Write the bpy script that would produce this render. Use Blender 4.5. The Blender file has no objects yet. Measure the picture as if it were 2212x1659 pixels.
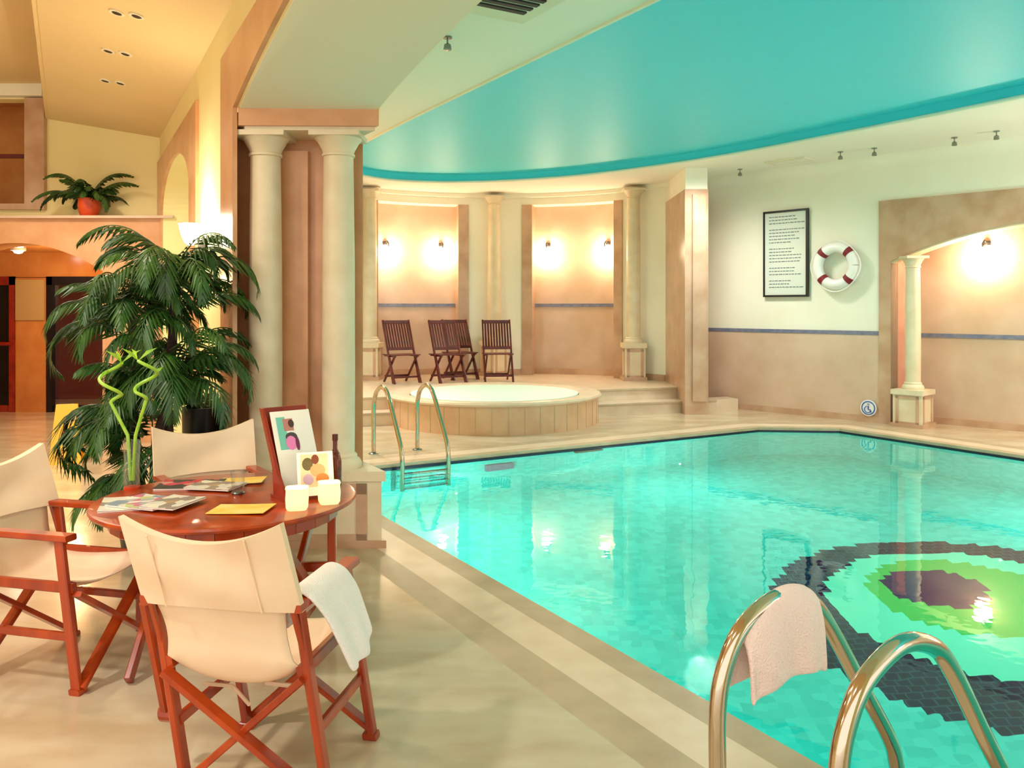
import bpy, bmesh, math, random
from mathutils import Vector, Matrix, geometry
S = bpy.context.scene
COL = S.collection
PI = math.pi
random.seed(7)

# ------------------------------------------------------------------ camera, world, exposure
cam = bpy.data.cameras.new('camera'); camo = bpy.data.objects.new('camera', cam); COL.objects.link(camo)
camo.location = (0, 0, 1.6); camo.rotation_euler = (PI/2, 0, 0)
cam.sensor_width = 36.0; cam.lens = 36.0*1820/2212; cam.shift_y = -(829.5-665)/2212
cam.clip_start = .05; cam.clip_end = 100
S.camera = camo
S.view_settings.view_transform = 'Standard'; S.view_settings.look = 'None'
S.view_settings.gamma = 1; S.view_settings.exposure = 0.52
S.view_settings.use_curve_mapping = False
w = bpy.data.worlds.new('world'); S.world = w; w.use_nodes = True
w.node_tree.nodes['Background'].inputs[0].default_value = (1.0, .95, .87, 1)
w.node_tree.nodes['Background'].inputs[1].default_value = 1.25
cy = S.cycles
cy.use_denoising = True
cy.max_bounces = 8; cy.diffuse_bounces = 4; cy.glossy_bounces = 4; cy.transmission_bounces = 6; cy.transparent_max_bounces = 8
cy.caustics_refractive = True; cy.caustics_reflective = False; cy.sample_clamp_indirect = 6.0; cy.blur_glossy = 1.0

TH = math.radians(30.36); SN, CS = math.sin(TH), math.cos(TH)
def W(u, v): return (-SN*u + CS*v, CS*u + SN*v)      # pool axes (u along the pool, v across it) -> world

def lamp(kind, loc, energy, color, size=.1, rot=None, **kw):
    l = bpy.data.lights.new(kind.lower()+'_light', kind); l.energy = energy; l.color = color
    if kind == 'AREA':
        l.shape = 'RECTANGLE'; l.size = size; l.size_y = kw.get('size_y', size)
    else: l.shadow_soft_size = size
    l.cycles.use_multiple_importance_sampling = False
    if kind == 'SPOT': l.spot_size = kw.get('cone', 2.4); l.spot_blend = .9
    o = bpy.data.objects.new(kind.lower()+'_light', l); o.location = loc
    if rot: o.rotation_euler = rot
    COL.objects.link(o); return o
WARM = (1, .88, .68); MILD = (1, .95, .87); POOLC = (1, .97, .93)
# unseen ceiling spots added to brighten the pool hall, no fixtures at them
for (u, v, e) in ((2.0, 8.9, 60), (5.3, 9.0, 50), (8.9, 8.4, 95), (10.8, 3.4, 180)):
    x, y = W(u, v); lamp('SPOT', (x, y, 3.6), e*2.2, MILD, .3, (0, 0, 0), cone=2.9)
# bare point lights added outside the picture to brighten the hall, no lamps modelled
for (x, y) in ((7.4, 8.4), (9.6, 6.0), (5.0, .6)):
    lamp('POINT', (x, y, 2.35), 75, MILD, 0)
# unseen spots and points added to light lounge and passage, without fixtures
for (x, y, e) in ((-2.8, 4.2, 38), (-4.0, 6.6, 50), (-5.0, 8.4, 70), (-1.4, .9, 28), (-3.3, 2.0, 95), (-6.8, 7.4, 75)):
    lamp('SPOT', (x, y, 3.58), e*2.2, WARM if y > 3 else MILD, .12, (0, 0, 0), cone=2.9)
lamp('POINT', (-6.0, 11.6, 2.0), 55, (1, .66, .3), 0)
lamp('POINT', (-4.6, 1.6, 2.6), 50, WARM, 0)
# underwater lights of the pool and the tub
for (u, v, e) in ((7.2, 3.6, 40), (7.2, 6.4, 40), (4.0, 8.6, 46), (.6, 8.6, 32), (5.6, 2.7, 40), (2.2, 2.7, 24), (-2, 5.5, 34), (3.4, 6.0, 20)):
    x, y = W(u, v); lamp('POINT', (x, y, -.55), e, POOLC, 0)
for k in range(4):
    lamp('POINT', (-.25+.7*math.cos(k*1.57), 12.0+.7*math.sin(k*1.57), .1), 15, (.92, 1, .93), 0)

# ------------------------------------------------------------------ materials
def s2l(c): return tuple((x/12.92 if x <= .04045 else ((x+.055)/1.055)**2.4) for x in c[:3])+(1,)
def mat(name, c, rough=.5, c2=None, scale=4, metal=0, bump=0, bscale=60, emit=None, es=0, stretch=(1, 1, 1), detail=4, spec=.5, coat=0, lo=.35, hi=.65):
    m = bpy.data.materials.new(name); m.use_nodes = True; nt = m.node_tree; N = nt.nodes; L = nt.links
    b = N['Principled BSDF']; b.inputs['Roughness'].default_value = rough; b.inputs['Metallic'].default_value = metal
    b.inputs['Specular IOR Level'].default_value = spec
    if coat: b.inputs['Coat Weight'].default_value = coat; b.inputs['Coat Roughness'].default_value = .08
    tc = N.new('ShaderNodeTexCoord'); mp = N.new('ShaderNodeMapping'); mp.inputs['Scale'].default_value = stretch
    L.new(tc.outputs['Object'], mp.inputs[0])
    if c2:
        n = N.new('ShaderNodeTexNoise'); n.inputs['Scale'].default_value = scale; n.inputs['Detail'].default_value = detail
        L.new(mp.outputs[0], n.inputs['Vector'])
        r = N.new('ShaderNodeValToRGB'); r.color_ramp.elements[0].position = lo; r.color_ramp.elements[1].position = hi
        r.color_ramp.elements[0].color = s2l(c); r.color_ramp.elements[1].color = s2l(c2)
        L.new(n.outputs[0], r.inputs[0]); L.new(r.outputs[0], b.inputs['Base Color'])
    else: b.inputs['Base Color'].default_value = s2l(c)
    if bump:
        n2 = N.new('ShaderNodeTexNoise'); n2.inputs['Scale'].default_value = bscale; L.new(mp.outputs[0], n2.inputs['Vector'])
        bp = N.new('ShaderNodeBump'); bp.inputs['Strength'].default_value = bump; bp.inputs['Distance'].default_value = .01
        L.new(n2.outputs[0], bp.inputs['Height']); L.new(bp.outputs[0], b.inputs['Normal'])
    if emit:
        b.inputs['Emission Color'].default_value = s2l(emit); b.inputs['Emission Strength'].default_value = es
    return m
M = {}
M['plaster'] = mat('cream_plaster', (.96, .94, .87), .8, (.94, .92, .84), 1.5)
M['plaster_left'] = mat('golden_plaster', (.95, .89, .66), .8, (.93, .87, .62), 1.5)
M['ceiling'] = mat('ceiling_paint', (.94, .92, .86), .85)
M['ceiling_left'] = mat('lounge_ceiling_paint', (.89, .79, .60), .85, (.86, .78, .58), .8)
M['soffit'] = mat('arch_soffit_paint', (.90, .87, .77), .8)
M['turq'] = mat('turquoise_paint', (.25, .83, .90), .5)
M['marble'] = mat('rose_marble', (.80, .66, .55), .28, (.73, .57, .45), 3.2, detail=8)
M['marble_lt'] = mat('pale_rose_marble', (.84, .73, .64), .22, (.79, .67, .57), 2.2, detail=8)
M['marble_or'] = mat('amber_marble', (.80, .56, .32), .2, (.74, .48, .25), 3, detail=8)
M['marble_pier'] = mat('warm_pier_marble', (.84, .63, .46), .28, (.77, .55, .37), 3.2, detail=8)
M['column'] = mat('cream_stone', (.89, .83, .71), .45, (.85, .78, .65), 5, detail=6)
M['floor'] = mat('polished_marble_floor', (.82, .76, .65), .15, (.74, .65, .52), 1.6, detail=9, stretch=(1, 2.2, 1))
M['tan'] = mat('tan_stone', (.74, .66, .54), .35, (.68, .60, .48), 5, detail=8)
M['pale'] = mat('pale_stone', (.88, .80, .70), .3, (.84, .75, .64), 5, detail=8)
M['stripe'] = mat('blue_grey_tile', (.40, .44, .55), .25, (.50, .50, .58), 14)
M['dark_reflection'] = mat('dark_edge_reflection', (.05, .09, .17), .25)
M['wood'] = mat('red_orange_wood', (.70, .25, .02), .28, (.54, .15, .01), 9, stretch=(1, 1, .15), coat=.3)
M['wood_dk'] = mat('mahogany_wood', (.42, .10, .07), .35, (.28, .05, .05), 9)
M['wood_red'] = mat('cherry_wood', (.60, .17, .08), .3, (.48, .10, .05), 8, coat=.3)
M['canvas'] = mat('cream_canvas', (.93, .83, .71), .85, (.91, .79, .66), 5, bump=.25, bscale=9)
M['chrome'] = mat('polished_steel', (.80, .74, .66), .10, metal=1)
M['steel'] = mat('dull_steel', (.55, .58, .56), .25, metal=1)
M['towel'] = mat('white_towelling', (.95, .92, .90), .95, bump=.6, bscale=160)
M['towel_pink'] = mat('blush_towelling', (.97, .86, .83), .95, bump=.6, bscale=160)
M['leaf'] = mat('dark_palm_leaf', (.08, .24, .09), .4, (.20, .36, .10), 5)
M['leaf_lt'] = mat('fern_leaf', (.10, .22, .08), .45, (.22, .33, .10), 9)
M['stalk'] = mat('bamboo_green', (.52, .72, .16), .35, (.66, .80, .26), 14)
M['trunk'] = mat('dark_trunk', (.18, .10, .10), .8, (.27, .15, .12), 20, bump=.6, bscale=40)
M['black'] = mat('black_plastic', (.05, .05, .06), .35)
M['terra'] = mat('orange_terracotta', (.83, .30, .08), .45, (.76, .24, .06), 10)
M['white'] = mat('white_gloss', (.95, .94, .92), .3)
M['red'] = mat('dark_red_band', (.50, .08, .12), .5)
M['dark'] = mat('dark_fixture', (.12, .11, .10), .4)
M['grille'] = mat('dark_slots', (.06, .06, .07), .6)
M['yellow'] = mat('yellow_plastic', (.98, .70, .10), .35)
M['ypaper'] = mat('yellow_paper', (.97, .75, .25), .5, (.93, .84, .50), 9)
M['blue'] = mat('blue_print', (.20, .38, .70), .5)
M['paperw'] = mat('white_paper', (.94, .92, .88), .5)
M['ink'] = mat('grey_ink', (.45, .50, .50), .6)
M['doordark'] = mat('dark_glass', (.03, .05, .05), .08)
M['redroom'] = mat('dark_red_paint', (.42, .10, .10), .7)
M['mirror'] = mat('glossy_amber_stone', (.72, .62, .42), .12)
def bulb(name, c, s): return mat(name, c, .4, emit=c, es=s)
M['bulb'] = bulb('lit_globe', (1, .90, .74), 100)
M['bulb2'] = bulb('lit_uplight', (1, .92, .76), 70)
M['down'] = bulb('lit_downlight', (1, .97, .92), 25)
M['candle'] = bulb('candle_glow_glass', (1, .90, .62), .75)
def glass(name, c=(1, 1, 1), rough=0.02, ior=1.45):
    m = bpy.data.materials.new(name); m.use_nodes = True; nt = m.node_tree; nt.nodes.clear()
    o = nt.nodes.new('ShaderNodeOutputMaterial'); lw_ = nt.nodes.new('ShaderNodeLayerWeight'); lw_.inputs[0].default_value = .35
    f = nt.nodes.new('ShaderNodeMath'); f.operation = 'MULTIPLY_ADD'; f.inputs[1].default_value = .30; f.inputs[2].default_value = .03; nt.links.new(lw_.outputs['Facing'], f.inputs[0])
    t = nt.nodes.new('ShaderNodeBsdfTransparent'); t.inputs[0].default_value = s2l(c)
    g = nt.nodes.new('ShaderNodeBsdfGlossy'); g.inputs['Roughness'].default_value = rough
    x = nt.nodes.new('ShaderNodeMixShader')
    nt.links.new(f.outputs[0], x.inputs[0]); nt.links.new(t.outputs[0], x.inputs[1]); nt.links.new(g.outputs[0], x.inputs[2]); nt.links.new(x.outputs[0], o.inputs[0])
    return m
M['glass'] = glass('clear_glass', (.985, .99, .985), .02, 1.3)
M['amber'] = glass('amber_glass', (.70, .45, .22))
def water(name, tint, bumpd, scale):
    m = bpy.data.materials.new(name); m.use_nodes = True; nt = m.node_tree; nt.nodes.clear()
    o = nt.nodes.new('ShaderNodeOutputMaterial'); g = nt.nodes.new('ShaderNodeBsdfGlass'); g.inputs['IOR'].default_value = 1.33
    g.inputs['Roughness'].default_value = .015; g.inputs['Color'].default_value = s2l(tint)
    tc = nt.nodes.new('ShaderNodeTexCoord'); n = nt.nodes.new('ShaderNodeTexNoise'); n.inputs['Scale'].default_value = scale; n.inputs['Detail'].default_value = 2
    b = nt.nodes.new('ShaderNodeBump'); b.inputs['Strength'].default_value = 1; b.inputs['Distance'].default_value = bumpd
    nt.links.new(tc.outputs['Object'], n.inputs['Vector']); nt.links.new(n.outputs[0], b.inputs['Height']); nt.links.new(b.outputs[0], g.inputs['Normal'])
    nt.links.new(g.outputs[0], o.inputs[0]); return m
M['water'] = water('pool_water', (.93, 1, .98), .0016, 5)
M['tubwater'] = water('tub_water', (.97, 1, .99), .006, 7)
M['tubtile'] = mat('mint_white_tile', (.86, .97, .90), .4)

def pool_tile(name, emblem):
    m = bpy.data.materials.new(name); m.use_nodes = True; nt = m.node_tree; N = nt.nodes; L = nt.links
    b = N['Principled BSDF']; b.inputs['Roughness'].default_value = .5; b.inputs['Specular IOR Level'].default_value = 0
    tc = N.new('ShaderNodeTexCoord')
    vo = N.new('ShaderNodeTexVoronoi'); vo.inputs['Scale'].default_value = 13; vo.inputs['Randomness'].default_value = .35
    L.new(tc.outputs['Object'], vo.inputs['Vector'])
    r = N.new('ShaderNodeValToRGB'); sep = N.new('ShaderNodeSeparateColor'); L.new(vo.outputs['Color'], sep.inputs[0]); L.new(sep.outputs[0], r.inputs[0])
    r.color_ramp.elements[0].color = s2l((.20, .80, .76)); r.color_ramp.elements[1].color = s2l((.30, .88, .84))
    col = r.outputs[0]
    if emblem:
        sn = N.new('ShaderNodeVectorMath'); sn.operation = 'SNAP'; sn.inputs[1].default_value = (.075, .075, 10); L.new(tc.outputs['Object'], sn.inputs[0])
        def disc(cx, cy, rr):
            d = N.new('ShaderNodeVectorMath'); d.operation = 'DISTANCE'; d.inputs[1].default_value = (cx, cy, 0)
            fl = N.new('ShaderNodeVectorMath'); fl.operation = 'MULTIPLY'; fl.inputs[1].default_value = (1, 1, 0)
            L.new(sn.outputs[0], fl.inputs[0]); L.new(fl.outputs[0], d.inputs[0])
            lt = N.new('ShaderNodeMath'); lt.operation = 'LESS_THAN'; lt.inputs[1].default_value = rr; L.new(d.outputs['Value'], lt.inputs[0]); return lt.outputs[0]
        def over(base, mask, c):
            mx = N.new('ShaderNodeMix'); mx.data_type = 'RGBA'; L.new(mask, mx.inputs[0]); L.new(base, mx.inputs[6])
            if isinstance(c, tuple): mx.inputs[7].default_value = c
            else: L.new(c, mx.inputs[7])
            return mx.outputs[2]
        # navy ring tiles with pale joints
        br = N.new('ShaderNodeTexBrick'); br.inputs['Scale'].default_value = 1; br.inputs['Brick Width'].default_value = .085; br.inputs['Row Height'].default_value = .075
        br.inputs['Mortar Size'].default_value = .006; br.inputs['Color1'].default_value = s2l((.03, .10, .22)); br.inputs['Color2'].default_value = s2l((.05, .14, .27)); br.inputs['Mortar'].default_value = s2l((.12, .30, .38))
        L.new(tc.outputs['Object'], br.inputs['Vector'])
        col = over(col, disc(3.45, 6.0, 1.56), br.outputs[0])
        mint = N.new('ShaderNodeRGB'); mint.outputs[0].default_value = s2l((.40, .93, .80))
        col = over(col, disc(3.45, 6.17, 1.10), mint.outputs[0])
        col = over(col, disc(3.42, 6.38, .70), s2l((.26, .76, .38)))
        col = over(col, disc(3.24, 6.52, .38), s2l((.15, .13, .34)))
    L.new(col, b.inputs['Base Color']); return m
M['ptile'] = pool_tile('turquoise_mosaic', False)
M['pfloor'] = pool_tile('turquoise_mosaic_floor', True)

def picture(name, cols, scale, rnd=1.0):
    m = bpy.data.materials.new(name); m.use_nodes = True; nt = m.node_tree; N = nt.nodes; L = nt.links
    b = N['Principled BSDF']; b.inputs['Roughness'].default_value = .3
    tc = N.new('ShaderNodeTexCoord'); vo = N.new('ShaderNodeTexVoronoi'); vo.inputs['Scale'].default_value = scale; vo.inputs['Randomness'].default_value = rnd
    sep = N.new('ShaderNodeSeparateColor'); r = N.new('ShaderNodeValToRGB'); r.color_ramp.interpolation = 'CONSTANT'
    L.new(tc.outputs['Object'], vo.inputs['Vector']); L.new(vo.outputs['Color'], sep.inputs[0]); L.new(sep.outputs[0], r.inputs[0]); L.new(r.outputs[0], b.inputs['Base Color'])
    while len(r.color_ramp.elements) < len(cols): r.color_ramp.elements.new(.5)
    for i, c in enumerate(cols): r.color_ramp.elements[i].position = i/len(cols); r.color_ramp.elements[i].color = s2l(c)
    return m
M['mag1'] = picture('magazine_cover_pale', [(.88, .85, .80), (.70, .70, .70), (.80, .45, .55), (.75, .80, .55), (.90, .88, .84), (.55, .60, .65)], 22)
M['mag2'] = picture('magazine_cover_grey', [(.85, .83, .78), (.60, .55, .50), (.90, .88, .80), (.75, .60, .45), (.88, .85, .80)], 18)
M['mag3'] = picture('magazine_cover_dark', [(.15, .12, .14), (.80, .15, .28), (.20, .20, .18), (.80, .55, .50), (.12, .15, .12)], 20)

# ------------------------------------------------------------------ mesh helpers
class MB:
    def __init__(s): s.v = []; s.f = []; s.mi = []; s.cur = 0
    def add(s, vs, fs):
        n = len(s.v); s.v += [tuple(v) for v in vs]; s.f += [tuple(i+n for i in f) for f in fs]; s.mi += [s.cur]*len(fs)
    def prism(s, poly, z0, z1):
        n = len(poly); z0 = z0 if hasattr(z0, '__len__') else [z0]*n; z1 = z1 if hasattr(z1, '__len__') else [z1]*n
        s.add([(p[0], p[1], z0[i]) for i, p in enumerate(poly)]+[(p[0], p[1], z1[i]) for i, p in enumerate(poly)],
              [tuple(range(n))[::-1], tuple(range(n, 2*n))]+[(i, (i+1) % n, n+(i+1) % n, n+i) for i in range(n)])
    def box(s, c, d, rz=0):
        x, y, z = d[0]/2, d[1]/2, d[2]/2; cc, ss = math.cos(rz), math.sin(rz)
        s.prism([(c[0]+cc*a-ss*b, c[1]+ss*a+cc*b) for a, b in ((-x, -y), (x, -y), (x, y), (-x, y))], c[2]-z, c[2]+z)
    def bar(s, p0, p1, w_, h_, up=(0, 0, 1)):
        p0 = Vector(p0); p1 = Vector(p1); d = (p1-p0).normalized(); u = Vector(up)
        if abs(d.dot(u)) > .95: u = Vector((0, 1, 0))
        sd = d.cross(u).normalized(); u = sd.cross(d).normalized(); a = sd*w_/2; b = u*h_/2; e = min(w_, h_)*.18
        # chamfered section
        sec = [(-a*(1-2*e/w_)-b), (a*(1-2*e/w_)-b), (a-b*(1-2*e/h_)), (a+b*(1-2*e/h_)), (a*(1-2*e/w_)+b), (-a*(1-2*e/w_)+b), (-a+b*(1-2*e/h_)), (-a-b*(1-2*e/h_))]
        vs = [p0+q for q in sec]+[p1+q for q in sec]
        s.add(vs, [tuple(range(8))[::-1], tuple(range(8, 16))]+[(i, (i+1) % 8, 8+(i+1) % 8, 8+i) for i in range(8)])
    def tube(s, pts, r, n=12, cap=True):
        pts = [Vector(p) for p in pts]; rr = r if hasattr(r, '__len__') else [r]*len(pts)
        t0 = (pts[1]-pts[0]).normalized(); up = Vector((0, 0, 1)) if abs(t0.z) < .9 else Vector((1, 0, 0))
        nrm = t0.cross(up).normalized(); vs = []; fs = []
        for i, p in enumerate(pts):
            t = ((pts[min(i+1, len(pts)-1)]-pts[i]).normalized()+(pts[i]-pts[max(i-1, 0)]).normalized())
            t = t.normalized() if t.length > 1e-6 else t0
            nrm = (nrm-t*nrm.dot(t)).normalized(); bn = t.cross(nrm)
            for k in range(n):
                a = 2*PI*k/n; vs.append(p+(nrm*math.cos(a)+bn*math.sin(a))*rr[i])
        for i in range(len(pts)-1):
            for k in range(n): fs.append((i*n+k, i*n+(k+1) % n, (i+1)*n+(k+1) % n, (i+1)*n+k))
        if cap: fs.append(tuple(range(n))[::-1]); fs.append(tuple(range((len(pts)-1)*n, len(pts)*n)))
        s.add(vs, fs)
    def lathe(s, prof, c, n=32, sq=None):
        vs = []; fs = []
        for (r, z) in prof:
            for k in range(n):
                a = 2*PI*k/n; vs.append((c[0]+r*math.cos(a), c[1]+r*math.sin(a), c[2]+z))
        for i in range(len(prof)-1):
            for k in range(n): fs.append((i*n+k, i*n+(k+1) % n, (i+1)*n+(k+1) % n, (i+1)*n+k))
        if prof[0][0] > 1e-4: fs.append(tuple(range(n))[::-1])
        if prof[-1][0] > 1e-4: fs.append(tuple(range((len(prof)-1)*n, len(prof)*n)))
        s.add(vs, fs)
    def grid(s, rows, closed=False):
        n = len(rows[0]); vs = [p for r in rows for p in r]
        s.add(vs, [(i*n+k, i*n+k+1, (i+1)*n+k+1, (i+1)*n+k) for i in range(len(rows)-1) for k in range(n-1)])
    def build(s, name, m, parent=None, smooth=False, thick=0, fn=None):
        me = bpy.data.meshes.new(name); vs = [fn(v) for v in s.v] if fn else s.v
        me.from_pydata(vs, [], s.f)
        bm = bmesh.new(); bm.from_mesh(me)
        if smooth: bmesh.ops.remove_doubles(bm, verts=bm.verts, dist=1e-5)
        bmesh.ops.recalc_face_normals(bm, faces=bm.faces)
        bm.to_mesh(me); bm.free()
        for x in (m if isinstance(m, (list, tuple)) else [m]): me.materials.append(x)
        if isinstance(m, (list, tuple)) and len(me.polygons) == len(s.mi):
            me.polygons.foreach_set('material_index', s.mi)
        o = bpy.data.objects.new(name, me); COL.objects.link(o)
        if parent: o.parent = parent
        if smooth:
            me.polygons.foreach_set('use_smooth', [True]*len(me.polygons)); me.set_sharp_from_angle(angle=math.radians(40))
        if thick:
            so = o.modifiers.new('solidify', 'SOLIDIFY'); so.thickness = thick; so.offset = 0
        return o
def tag(o, label=None, cat=None, group=None, kind=None):
    for k, v in (('label', label), ('category', cat), ('group', group), ('kind', kind)):
        if v: o[k] = v
    return o
def empty(name, loc=(0, 0, 0), rz=0, **kw):
    o = bpy.data.objects.new(name, None); COL.objects.link(o); o.location = loc; o.rotation_euler = (0, 0, rz); return tag(o, **kw)
def struct(o): o['kind'] = 'structure'; return o
def copy_tree(o, parent=None):
    c = o.copy(); COL.objects.link(c); c.parent = parent
    for ch in [x for x in bpy.data.objects if x.parent == o]: copy_tree(ch, c)
    return c

# ------------------------------------------------------------------ floors, pool
POOL = [(-4, 2.42), (8.07, 2.42), (8.07, 8.55), (7.45, 9.4), (-4, 9.4)]
def offset(poly, d):
    n = len(poly); out = []
    c = Vector((sum(p[0] for p in poly)/n, sum(p[1] for p in poly)/n))
    ln = []
    for i in range(n):
        a = Vector(poly[i]); b = Vector(poly[(i+1) % n]); t = (b-a).normalized(); nn = Vector((-t.y, t.x))
        if nn.dot(a-c) < 0: nn = -nn
        ln.append((a+nn*d, t))
    for i in range(n):
        (a, t), (b, s_) = ln[i-1], ln[i]
        k = ((b-a).x*s_.y-(b-a).y*s_.x)/(t.x*s_.y-t.y*s_.x); out.append(tuple(a+t*k))
    return out
def ring(mb, a, b, z):
    n = len(a)
    for i in range(n):
        q = [a[i], a[(i+1) % n], b[(i+1) % n], b[i]]
        mb.add([(*W(*p), z) for p in q], [(0, 1, 2, 3)])
P0 = POOL; P1 = offset(POOL, .14); P2 = offset(POOL, .36); P3 = offset(POOL, .54)
OUT = [(-7, -10), (17, -10), (17, 14), (16.9, 15), (-7, 15)]
mb = MB(); ring(mb, P3, OUT, 0); struct(mb.build('floor', M['floor']))
mb = MB(); ring(mb, P0, P1, 0)
for i in range(5):
    a, b = P0[i], P0[(i+1) % 5]; mb.add([(*W(*a), 0), (*W(*b), 0), (*W(*b), -.035), (*W(*a), -.035)], [(0, 1, 2, 3)])
struct(mb.build('trim_1', M['tan']))
mb = MB(); ring(mb, P1, P2, 0); struct(mb.build('trim_2', M['pale']))
mb = MB(); ring(mb, P2, P3, 0); struct(mb.build('trim_3', M['tan']))
DEPTH = -1.75
mb = MB()
for i in range(5):
    a, b = P0[i], P0[(i+1) % 5]; mb.add([(*W(*a), -.10), (*W(*b), -.10), (*W(*b), DEPTH), (*W(*a), DEPTH)], [(0, 1, 2, 3)])
struct(mb.build('wall_pool', M['ptile']))
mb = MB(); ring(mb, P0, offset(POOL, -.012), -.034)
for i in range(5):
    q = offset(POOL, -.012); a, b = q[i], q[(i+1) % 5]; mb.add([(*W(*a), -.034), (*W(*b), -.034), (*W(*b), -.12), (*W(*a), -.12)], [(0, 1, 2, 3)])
struct(mb.build('trim_4', M['dark_reflection']))  # dark strip added along the pool edge for the coping's reflection
mb = MB(); mb.add([(*W(*p), DEPTH) for p in P0], [tuple(range(5))]); o = struct(mb.build('floor_pool', M['pfloor']))
mb = MB(); mb.add([(*W(*p), -.05) for p in offset(POOL, -.012)], [tuple(range(5))])
o = mb.build('pool_water', M['water'])
for p in o.data.polygons:
    if p.normal.z < 0: o.data.flip_normals(); break
tag(o, 'clear turquoise water filling the large swimming pool', 'water', kind='stuff')
# skimmer slot and underwater lamp on the far pool wall
def on_pool_far(v): return W(8.07, v)
for (v, z, ww, hh, nm, mt, lb, ct) in ((5.75, -.16, .38, .10, 'skimmer_slot', M['grille'], 'dark skimmer slot in the far pool wall just under the coping', 'vent'),
                                  (4.55, -.50, .34, .30, 'underwater_lamp', M['stripe'], 'square underwater lamp housing on the far pool wall', 'lamp')):
    x, y = W(8.045, v); mb = MB(); mb.box((x, y, z), (ww, .05, hh), TH); tag(mb.build(nm, mt), lb, ct)

# ------------------------------------------------------------------ platform with steps, rotunda wall
C0 = Vector((-.25, 12.0)); RW = 3.6
def rp(ph, r): a = math.radians(ph); return (C0.x+r*math.sin(a), C0.y+r*math.cos(a))
FA, FB = Vector((-4.6, 10.85)), Vector((3.05, 13.355)); ft = (FB-FA).normalized(); fn_ = Vector((ft.y, -ft.x))
HP = .36
mb = MB(); mb.prism([tuple(FA), tuple(FB), (4.2, 17), (-6, 17)], 0.0, HP); struct(mb.build('floor_platform', M['pale']))
mb = MB(); a = FA+fn_*.33; b = FB+fn_*.33+ft*.40; mb.prism([tuple(a), tuple(b), tuple(FB+ft*.40), tuple(FA)], 0, .18); struct(mb.build('floor_step', M['pale']))
mb = MB()
for z, q in ((.18, 0), (.36, .33)):
    p0 = FA+fn_*(.33-q+.015); p1 = FB+fn_*(.33-q+.015); mb.bar((p0.x, p0.y, z-.015), (p1.x, p1.y, z-.015), .03, .035)
struct(mb.build('trim_5', M['tan']))

def arc(mb, p0, p1, r, z0, z1, inner=True, step=2.0):
    n = max(1, int(abs(p1-p0)/step)); 
    mb.grid([[(*rp(p0+(p1-p0)*i/n, r), z) for i in range(n+1)] for z in (z0, z1)])
def arcslab(mb, p0, p1, r0, r1, z0, z1, step=2.0):
    n = max(1, int(abs(p1-p0)/step)); ph = [p0+(p1-p0)*i/n for i in range(n+1)]
    mb.grid([[(*rp(q, r), z) for q in ph] for r, z in ((r0, z0), (r0, z1), (r1, z1), (r1, z0), (r0, z0))])
    for q in (p0, p1):
        mb.add([(*rp(q, r0), z0), (*rp(q, r1), z0), (*rp(q, r1), z1), (*rp(q, r0), z1)], [(0, 1, 2, 3)])
ZC = 3.7; NT = 3.5
niches = ((-39.7, -36.3, -11.9, -8.8), (6.9, 10.0, 35.0, 37.7))
mb = MB()
solids = [(-100, -39.7+.4), (-8.8-.4, 6.9+.4), (37.7-.4, 60)]
for a, b in solids: arcslab(mb, a, b, RW, RW+.5, 0, ZC+.3)
for n_ in niches: arcslab(mb, n_[0], n_[3], RW, RW+.5, NT, ZC+.3)
struct(mb.build('wall_back', M['plaster'], smooth=True))
mb = MB()
for (a, b, c, d) in niches:
    arcslab(mb, a, b, RW-.03, RW+.36, HP, NT); arcslab(mb, c, d, RW-.03, RW+.36, HP, NT)
struct(mb.build('trim_6', M['marble'], smooth=True))
mb = MB()
for (a, b, c, d) in niches: arcslab(mb, b, c, RW+.35, RW+.45, HP, NT+.02)
struct(mb.build('wall_niche', M['marble_lt'], smooth=True))
mb = MB()
for (a, b, c, d) in niches: arcslab(mb, b, c, RW+.335, RW+.35, 1.62, 1.68)
struct(mb.build('trim_7', M['stripe'], smooth=True))
mb = MB()
for a, b in ((-100, -39.7), (-8.8, 6.9), (37.7, 52)): arcslab(mb, a, b, RW-.02, RW+.02, HP, HP+.11)
for (a, b, c, d) in niches: arcslab(mb, b, c, RW+.31, RW+.36, HP, HP+.11)
struct(mb.build('baseboard_back', M['marble'], smooth=True))
# moulding at the top of the rotunda wall
mb = MB(); arcslab(mb, -100, 60, RW-.10, RW+.05, ZC-.07, ZC+.02); struct(mb.build('trim_8', M['plaster'], smooth=True))

# pier at the right end of the rotunda
mb = MB(); mb.prism([(2.59, 12.62), (2.94, 12.62), (3.16, 13.7), (3.3, 14.4), (2.59, 14.4)], 0, 3.38); mb.prism([(2.70, 12.58), (2.90, 12.58), (2.90, 12.64), (2.70, 12.64)], .2, 3.30)
struct(mb.build('wall_pier', M['marble']))
mb = MB(); mb.prism([(2.60, 12.63), (2.93, 12.63), (3.15, 13.7), (3.25, 14.4), (2.60, 14.4)], 3.38, ZC+.1); struct(mb.build('wall_pier_top', M['plaster']))

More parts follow.
